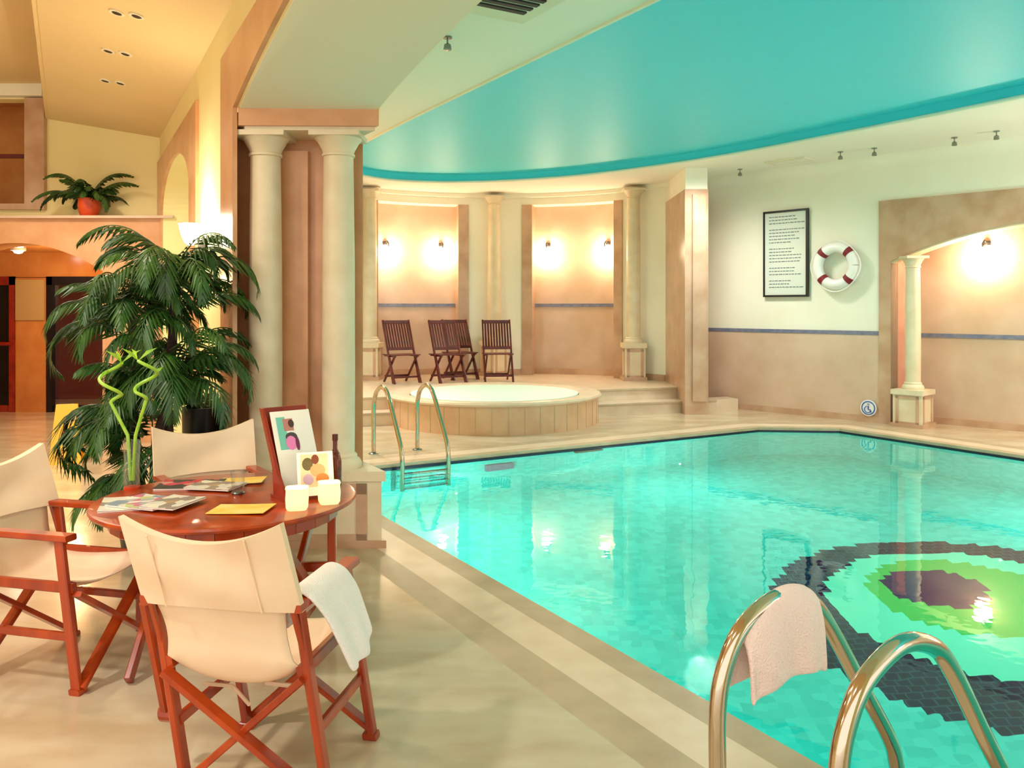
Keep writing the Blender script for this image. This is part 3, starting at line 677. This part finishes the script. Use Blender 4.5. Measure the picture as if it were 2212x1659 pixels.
# ------------------------------------------------------------------ draped towels
def drape(name, path, across, m_, label, thick=.012, jag=0, seed=1, bulge=0):
    """path: list of (point, ) along the fold direction; across: list of points per strip"""
    mb = MB(); mb.grid(across); o = mb.build(name, m_, None, smooth=True, thick=thick)
    s_ = o.modifiers.new('sub', 'SUBSURF'); s_.levels = 1; s_.render_levels = 2
    return tag(o, label, 'towel')
# towel over the left rail of the near ladder: follows the rail's top, hangs on the viewer side and the pool side
prof = crom([(.05, .64), (.11, .70), (.23, .752), (.32, .74), (.38, .705)], 5)
rows = []
U0 = 1.735
random.seed(5)
sc_ = [(-.30, -.40), (-.24, -.28), (-.14, -.16), (-.08, -.07), (-.045, -.01), (-.03, .02), (0, .038), (.03, .02), (.045, -.02), (.055, -.09), (.06, -.17), (.06, -.24)]
hang = [(.055, -.205), (.052, -.155), (.048, -.11), (.044, -.065), (.036, -.03), (.022, .015), (0, .034), (-.024, .014), (-.036, -.03), (-.042, -.08), (-.046, -.15), (-.05, -.21)]
n_p = 12
for j, (du_, dz) in enumerate(hang):
    row = []
    for i in range(n_p):
        f = i/(n_p-1); k = f*(len(prof)-1); i0 = min(int(k), len(prof)-2); ss = prof[i0][0]+(prof[i0+1][0]-prof[i0][0])*(k-i0); zz = prof[i0][1]+(prof[i0+1][1]-prof[i0][1])*(k-i0)
        hz = dz if dz > -.02 else dz
        # hem hangs level although the rail curves: blend the height towards a common one
        t_ = min(1, max(0, -dz/.3)); zt = zz*(1-.75*t_)+.735*.75*t_
        if zz < .7: ss2 = ss+(.13-ss)*0
        x, y = W(U0-du_+.006*math.sin(5*f*PI)*t_*3, 1.68+.035+ss*.93)
        row.append((x, y, zt+hz+.004*math.sin(9*f)))
    rows.append(row)
drape('towel', None, rows, M['towel_pink'], 'pale pink towel folded over the left rail of the near pool ladder', .016)

# ------------------------------------------------------------------ director's chairs
def director(label, loc, yaw, shx=0, shy=0, wd=.52, dp=.44, mats=None, cord=False, prop=False):
    e = empty('directors_chair', loc, yaw, label=label, cat='chair', group='canvas chairs around the round table')
    hw = wd/2; yr, yf = -dp/2, dp/2; wz = .034
    def f(v): return (v[0]-shx*v[2], v[1]-shy*v[2], v[2])
    wd_ = M['wood']
    def part(name, segs, m_=wd_, parent=e):
        mb_ = MB()
        for (a, b, p, q, *up) in segs: mb_.bar(a, b, p, q, *(up or []))
        return mb_.build(name, m_, parent, fn=f)
    for s_ in (-1, 1):
        x = s_*hw
        part('leg', [((x, yr, 0), (x, yr, .63), .028, .044, (0, 1, 0))]); part('leg', [((x, yf, 0), (x, yf, .63), .028, .044, (0, 1, 0))])
        m = MB(); m.bar((x, yr-.05, .645), (x, yf+.06, .645), .062, .026); m.build('armrest', wd_, e, fn=f)
        part('side_rail', [((x*.93, yr-.02, .43), (x*.93, yf+.03, .43), .028, .042)])
        part('stretcher', [((x*.97, yr, .23), (x*.97, yf, .23), .022, .034)])
        part('back_post', [((x, yr-.014, .50), (x*.98, yr-.089, .900), .018, .018, (0, 1, 0))])
    for y in (yr-.028, yf+.028):
        part('cross_leg', [((-hw*.95, y-.012, .41), (hw, y-.012, .025), .05, .022)]); part('cross_leg', [((hw*.95, y+.012, .41), (-hw, y+.012, .025), .05, .022)])
    for y in (yr, yf): part('foot_block', [((-hw-.02, y, .012), (-hw+.03, y, .012), .05, .024)]); part('foot_block', [((hw-.03, y, .012), (hw+.02, y, .012), .05, .024)])
    # back sleeve: wraps both posts, top edge dips in the middle
    N_ = 24; rows = []
    for face in (0, 1):
        for j in range(9):
            q = j/8 if face == 0 else 1-j/8
            row = []
            for i in range(N_+1):
                t = i/N_*2-1; xx = t*(hw+.028); top = .928-.068*(1-t*t); bot = .632+.012*(1-t*t)
                z = bot+(top-bot)*q; cup = -.045*(1-t*t)
                y = yr-.02-.19*(z-.60)+cup+(-.019 if face == 0 else .019)*(1-.25*abs(t)**6)-.008*math.sin(7*z*4+t*2)*(1-t*t)
                row.append((xx, y, z))
            rows.append(row)
    mb_ = MB(); mb_.grid(rows); 
    # close the sleeve ends round the posts
    n = N_+1
    for c in (0, N_):
        for j in range(8): a = rows[j][c]; b = rows[j+1][c]; c2 = rows[16-j][c]; d2 = rows[17-j][c]; mb_.add([a, b, c2, d2], [(0, 1, 2, 3)])
    o = mb_.build('back_canvas', M['canvas'], e, smooth=True, fn=f)
    for xs_ in (-hw*.66, hw*.66):
        m = MB(); m.tube([(xs_, yr-.02-.19*(z-.60)-.045*(1-(xs_/hw)**2)-.029, z) for z in [.64+.24*k/6 for k in range(7)]], .0035, 5); m.build('seam', M['canvas'], e, smooth=True, fn=f)
    # sling: from inside the sleeve down the back and across the seat
    prof = crom([(yr-.055, .70), (yr-.035, .60), (yr-.03, .52), (yr-.03, .455), (yr+.0, .41), (yr+.10, .395), (0, .40), (yf-.06, .42), (yf+.03, .44)], 4)
    rows = []
    for (y, z) in prof:
        row = []
        for i in range(13):
            t = i/6-1; seat = min(1, max(0, (.47-z)/.05)); up = min(1, max(0, (z-.44)/.2))
            wdt = hw*(.90-.06*math.sin(up*PI)); row.append((t*wdt, y-.03*up*(1-t*t), z-.035*(1-t*t)*seat+.03*seat*abs(t)**3))
        rows.append(row)
    mb_ = MB(); mb_.grid(rows); mb_.build('seat_sling', M['canvas'], e, smooth=True, thick=.006, fn=f)
    if cord:
        m = MB(); m.tube([(hw*.15, yr+.10, .33), (hw*.9, yr+.06, .345)], .008, 6); m.build('tie_cord', M['canvas'], e, fn=f)
        m = MB(); m.tube([(-hw*.85, yr+.12, .30), (-hw*.5, yr+.16, .28), (-hw*.15, yr+.10, .25)], .007, 6); m.build('tie_cord', M['canvas'], e, fn=f)
    if prop:
        m = MB(); m.bar((-hw-.045, yr+.0, .62), (-hw-.115, yr+.12, .185), .03, .045, (0, 1, 0)); m.tube([(-hw-.135, yr+.12, .185), (-hw-.09, yr+.12, .185)], .03, 14); m.build('folding_strut', wd_, e, fn=f)
    return e
director('cream canvas director\'s chair with its back to the viewer and a towel on its arm', (-.80, 2.97, 0), math.radians(-10), .15, .03, .50, .42, cord=True, prop=True)
director('cream canvas director\'s chair left of the table, cut by the picture\'s left edge', (-1.97, 3.80, 0), math.radians(-90-14), 0, .14, .52, .48)
director('cream canvas director\'s chair on the far side of the table, facing the viewer', (-1.62, 4.68, 0), math.radians(180+38-2), 0, 0, .52, .46)

# white towel over the near chair's right armrest
def near(v):  # chair local -> world
    v = (v[0]-.15*v[2], v[1]-.03*v[2], v[2]); a = math.radians(-10)
    return (-.80+v[0]*math.cos(a)-v[1]*math.sin(a), 2.97+v[0]*math.sin(a)+v[1]*math.cos(a), v[2])
rows = []
cs = [(-.055, .545), (-.052, .60), (-.042, .65), (-.025, .672), (0, .678), (.025, .672), (.05, .655), (.068, .62), (.085, .58), (.095, .53), (.105, .48), (.115, .43), (.12, .39)]
for j, (dx, z) in enumerate(cs):
    row = []
    for i in range(12):
        f = i/11; y = -.19+.32*f
        drop = max(0, j-6)/6
        yy = y*(1-.28*drop)+.02*drop
        zz = z+(.07*drop*(1-f)*0+.05*drop*(1 if f > .7 else 0)*(f-.7)/.3) + (.02*math.sin(3*f*PI)*0)
        row.append(near((.235+dx+.01*math.sin(4*f*PI)*drop, yy, zz)))
    rows.append(row)
drape('towel', None, rows, M['towel'], 'white towel hanging over the right arm of the near canvas chair', .014)

# ------------------------------------------------------------------ round table
TC = (-1.325, 3.93); TZ = .72
e = empty('round_table', (*TC, 0), label='round reddish wooden folding table between the canvas chairs', cat='table')
m = MB(); m.lathe([(.001, -.028), (.57, -.028), (.585, -.022), (.59, -.012), (.585, -.003), (.57, 0), (.001, 0)], (0, 0, TZ), 72); m.build('tabletop', M['wood'], e, smooth=True)
m = MB()
for k in range(28):
    a0, a1 = 2*PI*k/28, 2*PI*(k+1)/28; m.bar((.50*math.cos(a0), .50*math.sin(a0), TZ-.06), (.50*math.cos(a1), .50*math.sin(a1), TZ-.06), .02, .062)
m.build('apron', M['wood'], e)
for sx in (-1, 1):
    m = MB(); m.bar((sx*.30, -.36, TZ-.06), (sx*.42, .34, .02), .03, .05); m.build('leg', M['wood'], e)
    m = MB(); m.bar((sx*.34, .34, TZ-.06), (sx*.30, -.36, .02), .03, .05); m.build('leg', M['wood'], e)
    m = MB(); m.bar((sx*.36, -.05, .16), (sx*.36, .30, .16), .025, .04); m.build('stretcher', M['wood'], e)
    m = MB(); m.bar((sx*.46, .12, TZ-.06), (sx*.46, .12, .05), .04, .03, (0, 1, 0)); m.build('leg', M['wood'], e)
m = MB(); m.bar((-.40, .30, .16), (.40, .30, .16), .03, .045); m.build('cross_rail', M['wood'], e)
m = MB(); m.bar((-.36, 0, .36), (.46, .12, .36), .03, .045); m.build('cross_rail', M['wood'], e)

# ------------------------------------------------------------------ things on the table
def TP(x, y, z=0): return (TC[0]+x, TC[1]+y, TZ+z)
def magazine(x, y, z, w_, l_, rot, m_, label, t=.007):
    e = empty('magazine', TP(x, y, z), rot, label=label, cat='magazine', group='magazines on the round table')
    m = MB(); m.box((0, 0, t*.45), (w_*.98, l_*.98, t*.85)); m.build('pages', M['paperw'], e)
    rows = [[(-w_/2+w_*i/10, -l_/2+l_*j/6, t+.004*math.sin(i*.5)*(j % 2)*0+.006*(max(0, abs(i/10*2-1)-.6))**1) for i in range(11)] for j in range(7)]
    m = MB(); m.grid(rows); m.build('cover', m_, e, thick=.001)
magazine(-.40, -.16, 0, .21, .28, .35, M['mag2'], 'pale magazine lowest at the left end of the pile')
magazine(-.30, -.17, .009, .27, .23, -.35, M['mag1'], 'large pale magazine with pink and grey pictures on top of the left pile')
magazine(-.17, -.21, .017, .17, .24, -.25, M['mag2'], 'grey and beige magazine overlapping the right side of the left pile')
magazine(-.27, .25, 0, .30, .21, .1, M['mag3'], 'dark magazine with a red patch at the far edge of the table')
magazine(-.12, .18, .008, .24, .18, -.2, M['mag2'], 'grey magazine half under the yellow leaflet at the far side')
def leaflet(x, y, z, w_, l_, rot, label):
    m = MB(); rows = [[(-w_/2+w_*i/8, -l_/2+l_*j/4, .003+.006*(i/8)**2) for i in range(9)] for j in range(5)]; m.grid(rows)
    o = m.build('leaflet', M['ypaper'], None, thick=.003); o.location = TP(x, y, z); o.rotation_euler = (0, 0, rot); tag(o, label, 'leaflet', 'yellow leaflets on the round table')
leaflet(.15, -.27, .002, .25, .17, -.05, 'yellow leaflet lying at the near edge of the table behind the chair back')
leaflet(-.04, .33, .002, .22, .15, .1, 'yellow leaflet lying at the far edge of the table')
# small glass
e = empty('drinking_glass', TP(.03, .05), label='small clear drinking glass standing in the middle of the table', cat='glass')
m = MB(); m.lathe([(.026, 0), (.030, .03), (.034, .11), (.031, .11), (.026, .012), (.001, .012)], (0, 0, 0), 24); m.build('glass_body', M['glass'], e, smooth=True)
m = MB(); m.lathe([(.029, 0), (.031, .008), (.028, .012), (.001, .012)], (0, 0, .0005), 24); m.build('glass_base', M['steel'], e, smooth=True)
# bamboo vase
e = empty('glass_vase', TP(-.525, .17), label='slender clear glass vase holding two curled green stems', cat='vase')
m = MB(); m.lathe([(.034, 0), (.036, .02), (.034, .12), (.042, .235), (.039, .235), (.031, .12), (.032, .015), (.001, .015)], (0, 0, 0), 24); m.build('vase_body', M['glass'], e, smooth=True)
m = MB(); m.lathe([(.036, 0), (.037, .012), (.001, .014)], (0, 0, 0), 24); m.build('vase_foot', M['terra'], e, smooth=True)
def curl(ox, oy, lean, sgn, label, ph):
    pts = [(ox*.3, oy, .02), (ox*.6, oy, .12), (ox, oy, .24)]
    base = Vector((ox, oy, .24)); up = Vector((lean, 0, 1)).normalized()
    for i in range(1, 6): pts.append(tuple(base+up*.036*i))
    b2 = base+up*.18
    for i in range(1, 32):
        a = ph+i*.24; r = .052*min(1, i/6); pts.append((b2.x+r*math.sin(a), b2.y+r*math.cos(a)*.7, b2.z+i*.0062))
    e = empty('curly_bamboo', TP(-.525, .17, .02), label=label, cat='plant', group='curled stems in the glass vase')
    m = MB(); m.tube(pts, .0085, 8); m.build('stem', M['stalk'], e, smooth=True)
    tip = Vector(pts[-1]); b3 = Vector(pts[-14])
    for q, (an, l) in zip((tip, tip, tip, b3), ((.4, .12), (2.2, .10), (4.0, .11), (1.2, .08))):
        d = Vector((math.cos(an), math.sin(an)*.6, .9)).normalized(); sd = d.cross(Vector((0, 1, .2))).normalized()*.009
        m = MB(); m.add([q, q+d*l*.5+sd, q+d*l*.5-sd, q+d*l+Vector((0, 0, -.02))], [(0, 1, 3, 2)]); m.build('leaf', M['stalk'], e)
curl(-.02, 0, -.52, -1, 'curled bamboo stem leaning left in the glass vase', 0)
curl(.018, 0, .30, 1, 'curled bamboo stem leaning right in the glass vase', 2.5)
# leaflet stand
e = empty('brochure_stand', TP(.335, .03), math.radians(40), label='dark cherry wooden brochure stand on the round table', cat='stand')
def ST(x, y, z): return (x, y, z)
lean = .45
m = MB(); m.add([(-.11, 0, 0), (.11, 0, 0), (.11, .0+lean*.40, .40), (-.11, lean*.40, .40), (-.11, .018, 0), (.11, .018, 0), (.11, .018+lean*.40, .40), (-.11, .018+lean*.40, .40)],
      [(0, 1, 2, 3), (4, 5, 6, 7), (0, 1, 5, 4), (3, 2, 6, 7), (0, 3, 7, 4), (1, 2, 6, 5)]); m.build('back_board', M['wood_red'], e)
m = MB(); m.box((0, -.03, .008), (.26, .16, .016)); m.build('base', M['wood_red'], e)
m = MB(); m.add([(-.125, -.10, .016), (-.125, .03, .016), (-.125, .045, .14), (-.125, lean*.40+.01, .40), (-.125, lean*.40-.02, .40), (-.125, 0, .13), (-.11, -.10, .016), (-.11, .03, .016), (-.11, .045, .14), (-.11, lean*.40+.01, .40), (-.11, lean*.40-.02, .40), (-.11, 0, .13)],
      [(0, 1, 2, 3, 4, 5), (6, 7, 8, 9, 10, 11)]+[(i, (i+1) % 6, 6+(i+1) % 6, 6+i) for i in range(6)]); m.build('side_panel', M['wood_red'], e)
m = MB(); m.box((0, -.10, .04), (.25, .012, .06)); m.build('front_lip', M['wood_red'], e)
def card(name, x, y, z, w_, h_, rz, tilt, patches, label, cat, sheet=None):
    e = bpy.data.objects.new(name, None); COL.objects.link(e); e.location = TP(x, y, z); e.rotation_euler = (-tilt, 0, rz); tag(e, label, cat)
    m = MB(); m.box((0, 0, h_/2), (w_, .003, h_)); m.build('sheet', sheet or M['paperw'], e)
    for i, (px, pz, pw, ph_, col) in enumerate(patches):
        m = MB()
        n_ = 12; m.add([(px+pw/2*math.cos(2*PI*k/n_)*1.0, -.002-.0004*i, pz+ph_/2*math.sin(2*PI*k/n_)) for k in range(n_)] if col[3:] else [(px-pw/2, -.002-.0004*i, pz-ph_/2), (px+pw/2, -.002-.0004*i, pz-ph_/2), (px+pw/2, -.002-.0004*i, pz+ph_/2), (px-pw/2, -.002-.0004*i, pz+ph_/2)], [tuple(range(n_ if col[3:] else 4))])
        m.build('printed_patch', mat('print_'+str(i), col[:3], .4), e)
card('brochure', .335+.022, .03-.026, .02, .20, .40, math.radians(40), math.atan(lean), [
    (-.055, .29, .045, .16, (.45, .75, .68)), (-.02, .33, .05, .06, (.72, .48, .44), ), (-.005, .335, .03, .04, (.30, .18, .18), 1)[:4]+((.30, .18, .18, 1),) if False else (-.005, .335, .03, .04, (.30, .18, .18, 1)),
    (-.015, .27, .06, .045, (.30, .25, .25, 1)), (-.02, .24, .055, .07, (.90, .50, .72, 1)), (.01, .235, .02, .07, (.45, .15, .30, 1))],
    'tall white brochure with a pink and teal picture in the wooden stand', 'brochure')
card('photo_card', .43, -.07, .02, .165, .20, math.radians(22), .32, [
    (-.005, .115, .125, .15, (.88, .80, .66)), (-.035, .145, .05, .06, (.38, .34, .20, 1)), (.0, .165, .035, .045, (.45, .22, .14, 1)), (.01, .115, .07, .06, (.87, .62, .44, 1)), (.03, .075, .06, .05, (.85, .50, .25, 1)), (-.035, .075, .045, .05, (.75, .62, .72, 1))],
    'square white framed photo card leaning against the brochure stand', 'photo card', M['white'])
# bottle behind
e = empty('bottle', TP(.46, .19), label='small amber glass bottle behind the photo card', cat='bottle')
m = MB(); m.lathe([(.028, 0), (.031, .02), (.031, .13), (.022, .17), (.011, .19), (.011, .235)], (0, 0, 0), 20); m.build('bottle_body', M['amber'], e, smooth=True)
m = MB(); m.lathe([(.014, .232), (.014, .262), (.001, .264)], (0, 0, 0), 16); m.build('bottle_cap', M['wood_dk'], e, smooth=True)
# tealight glasses
def tealight(x, y, rz, label):
    e = empty('candle_holder', TP(x, y), rz, label=label, cat='candle', group='lit candle glasses')
    def sq(r, z, n=24):
        out = []
        for k in range(n):
            a = 2*PI*k/n; c, s_ = math.cos(a), math.sin(a); p = (abs(c)**5+abs(s_)**5)**(-1/5); out.append((r*c*p, r*s_*p, z))
        return out
    def shell(m, lst):
        n = len(lst[0]); vs = [p for r in lst for p in r]; m.add(vs, [(i*n+k, i*n+(k+1) % n, (i+1)*n+(k+1) % n, (i+1)*n+k) for i in range(len(lst)-1) for k in range(n)]+[tuple(range(n))])
    m = MB(); shell(m, [sq(.040, 0), sq(.047, .012), sq(.049, .05), sq(.047, .086), sq(.050, .095), sq(.045, .095), sq(.042, .085), sq(.042, .02)]); m.build('candle_glass', M['candle'], e, smooth=True)
    m = MB(); m.lathe([(.001, .02), (.036, .02), (.036, .04), (.001, .04)], (0, 0, 0), 18); m.build('wax', mat('candle_wax', (1, .95, .8), .5, emit=(1, .85, .5), es=3), e, smooth=True)
    m = MB(); m.lathe([(.001, .04), (.008, .05), (.006, .065), (.001, .08)], (0, 0, 0), 10); m.build('flame', mat('candle_flame', (1, .9, .6), .5, emit=(1, .85, .5), es=18), e, smooth=True)
    lamp('POINT', TP(x, y, .07), .8, (1, .75, .4), .03)
tealight(.385, -.245, .2, 'glowing frosted candle glass in front of the brochure stand, left one of two')
tealight(.50, -.13, .3, 'glowing frosted candle glass at the table edge, right one of two')

# ------------------------------------------------------------------ folding wooden chairs by the tub
def folding_chair():
    e = empty('folding_chair'); w2 = .235; wd_ = M['wood_dk']
    for s_ in (-1, 1):
        m = MB(); m.bar((s_*w2, .30, .0), (s_*w2, .06, .45), .024, .04); m.bar((s_*w2, .06, .45), (s_*w2, -.16, 1.0), .024, .04) if False else m.bar((s_*w2, .24, 0), (s_*w2, -.20, 1.03), .026, .045); m.build('back_leg', wd_, e)
        m = MB(); m.bar((s_*(w2-.035), -.22, 0), (s_*(w2-.035), .22, .45), .024, .042); m.build('front_leg', wd_, e)
    m = MB()
    for k in range(7): m.bar((-w2-.01, -.16+.066*k, .462), (w2+.01, -.16+.066*k, .462), .052, .016)
    m.build('seat', wd_, e)
    for s_ in (-1, 1):
        m = MB(); m.bar((s_*(w2-.03), -.18, .445), (s_*(w2-.03), .26, .445), .022, .03); m.build('seat_rail', wd_, e)
    def bp(z): return .24-.44*z/1.03
    m = MB(); m.bar((-w2, bp(1.0), 1.0), (w2, bp(1.0), 1.0), .024, .06); m.build('top_rail', wd_, e)
    m = MB(); m.bar((-w2, bp(.56), .56), (w2, bp(.56), .56), .024, .05); m.build('lower_rail', wd_, e)
    m = MB()
    for k in range(9): x = -w2+.045+(2*w2-.09)*k/8; m.bar((x, bp(.57), .57), (x, bp(.99), .99), .034, .012, (0, 1, 0))
    m.build('back_slat_panel', M['wood_dk'], e)
    m = MB(); m.bar((-w2, .20, .10), (w2, .20, .10), .02, .035); m.build('stretcher', wd_, e); m = MB(); m.bar((-w2+.03, -.17, .10), (w2-.03, -.17, .10), .02, .035); m.build('stretcher', wd_, e)
    return e
f0 = folding_chair()
for i, (x, y, yaw, lb) in enumerate(((-1.86, 14.05, -148, 'dark red wooden folding chair, leftmost by the hot tub'), (-1.10, 14.15, -150, 'dark red wooden folding chair, front one of the close pair by the tub'),
                                     (-.93, 14.74, -150, 'dark red wooden folding chair, rear one of the close pair by the tub'), (-.25, 14.35, -172, 'dark wooden folding chair standing alone in front of the middle column'))):
    c = f0 if i == 0 else copy_tree(f0)
    c.location = (x, y, HP); c.rotation_euler = (0, 0, math.radians(yaw)); tag(c, lb, 'chair', 'folding chairs behind the hot tub')

# ------------------------------------------------------------------ plants
def frond(mb_, root, az, L_, rise, droop, nl=17, lw=.022, ll=.20, seed=0):
    rnd = random.Random(seed); p = Vector(root); el = rise; pts = [p.copy()]; n = 18; dirs = []
    h = Vector((math.cos(az), math.sin(az), 0))
    for i in range(n):
        d = h*math.cos(el)+Vector((0, 0, math.sin(el))); dirs.append(d); p = p+d*L_/n; pts.append(p.copy()); el -= droop/n*(1.6 if i > n*.4 else .7)
    mb_.tube(pts, [.007*(1-i/(n+1)*.8) for i in range(n+1)], 5)
    side = Vector((-h.y, h.x, 0))
    for k in range(nl):
        f = .18+.80*k/(nl-1); i = min(int(f*n), n-1); b = pts[i].lerp(pts[i+1], f*n-i); d = dirs[i]
        l = ll*math.sin(PI*min(1, .22+f*.72))*(.9+.2*rnd.random())
        for s_ in (-1, 1):
            dd = (side*s_*(1.0-.45*f)+d*(.55+.6*f)+Vector((0, 0, -.30-.25*rnd.random()))).normalized()
            nn = dd.cross(d).normalized(); wv = dd.cross(nn).normalized()*lw*.55; upv = Vector((0, 0, .004))
            tip = b+dd*l+Vector((0, 0, -.25*l))
            mb_.add([b, b+dd*l*.35+wv-upv, b+dd*l*.35+upv, b+dd*l*.35-wv-upv, tip], [(0, 1, 2), (0, 2, 3), (1, 4, 2), (2, 4, 3)])
e = empty('palm_tree', (-2.30, 5.38, 0), label='tall bushy potted palm with drooping dark fronds beside the marble pier', cat='plant')
m = MB(); m.lathe([(.15, 0), (.17, .02), (.21, .34), (.22, .36), (.20, .36), (.19, .31), (.001, .31)], (0, 0, 0), 28); m.build('planter', M['black'], e, smooth=True)
m = MB(); m.lathe([(.001, .325), (.19, .318), (.19, .30)], (0, 0, 0), 24); m.build('soil', M['trunk'], e)
trunks = [((.10, .0), (.12, .02, 1.92)), ((-.10, .03), (-.15, .04, 1.70)), ((.02, -.10), (.16, -.06, 1.35))]
for (a, b) in trunks:
    m = MB(); m.tube([(a[0]+(b[0]-a[0])*i/10+.015*math.sin(i*1.1), a[1]+(b[1]-a[1])*i/10, .3+(b[2]-.3)*i/10) for i in range(11)], [.036-.001*i for i in range(11)], 10); m.build('trunk', M['trunk'], e, smooth=True)
rnd = random.Random(11)
k = 0
for ti, (a, b) in enumerate(trunks):
    for j in range((24, 22, 20)[ti]):
        az = 2*PI*j/(24, 22, 20)[ti]+rnd.random()*.5+ti; z0 = b[2]-.03*(j % 6)-rnd.random()*.25; L_ = rnd.uniform(.50, .76)
        m = MB(); frond(m, (b[0], b[1], z0), az, L_, rnd.uniform(.35, 1.3), rnd.uniform(1.6, 2.9), seed=k); k += 1
        m.build('frond', M['leaf'], e)
for j in range(38):
    az = rnd.uniform(0, 2*PI); z0 = rnd.uniform(.40, 1.15)
    m = MB(); frond(m, (.05*math.cos(az), .05*math.sin(az), z0), az, rnd.uniform(.45, .62), rnd.uniform(.3, 1.1), rnd.uniform(1.4, 2.4), seed=100+j, ll=.19); m.build('frond', M['leaf'], e)
# low hanging spray at the left, down to near the floor
for az, z0 in ((PI*1.02, .95), (PI*1.1, .85), (PI*.95, .8)):
    m = MB(); frond(m, (-.15, -.1, z0), az, .62, .5, 3.1, seed=int(z0*100), ll=.22, lw=.022); m.build('frond', M['leaf'], e)
# second black planter with low leaves behind
e = empty('potted_plant', (-2.19, 5.98, 0), label='tall black cylindrical planter with low foliage behind the palm', cat='plant')
m = MB(); m.lathe([(.12, 0), (.13, .02), (.145, .90), (.13, .90), (.125, .84), (.001, .84)], (0, 0, 0), 28); m.build('planter', M['black'], e, smooth=True)
for j in range(8):
    m = MB(); frond(m, (0, 0, .84), PI+(j-4)*.35, .30, 1.2, 1.7, seed=200+j, ll=.11); m.build('frond', M['leaf'], e)
# fern on the ledge
e = empty('potted_fern', (-5.06, 10.08, 2.69), label='dark fern in an orange pot on the marble ledge', cat='plant')
m = MB(); m.lathe([(.085, 0), (.11, .04), (.125, .13), (.118, .20), (.125, .215), (.11, .215), (.105, .19), (.001, .18)], (0, 0, 0), 28); m.build('pot', M['terra'], e, smooth=True)
for j in range(26):
    az = j*2.4; m = MB(); frond(m, (0, 0, .19), az, rnd.uniform(.34, .56) if j % 4 else .66, rnd.uniform(.5, 1.3), rnd.uniform(1.0, 2.2), nl=14, lw=.05, ll=.12, seed=300+j)
    m.build('frond', M['leaf_lt'], e)

# ------------------------------------------------------------------ wet floor sign
e = empty('wet_floor_sign', (-4.62, 8.75, 0), math.radians(20), label='yellow folding wet floor sign standing behind the palm', cat='sign')
for s_ in (-1, 1):
    m = MB(); t = .16
    m.add([(-.15, s_*t, 0), (.15, s_*t, 0), (.10, s_*.02, .60), (-.10, s_*.02, .60), (-.15, s_*(t-.015), 0), (.15, s_*(t-.015), 0), (.10, s_*.005, .60), (-.10, s_*.005, .60)], [(0, 1, 2, 3), (4, 5, 6, 7), (0, 1, 5, 4), (3, 2, 6, 7), (0, 3, 7, 4), (1, 2, 6, 5)]); m.build('sign_panel', M['yellow'], e)
m = MB(); m.add([(-.05, -.098, .26), (.05, -.098, .26), (0, -.07, .40), (-.05, -.102, .26), (.05, -.102, .26), (0, -.074, .40)], [(0, 1, 2), (3, 4, 5), (0, 1, 4, 3), (1, 2, 5, 4), (0, 2, 5, 3)]); m.build('warning_mark', M['terra'], e)
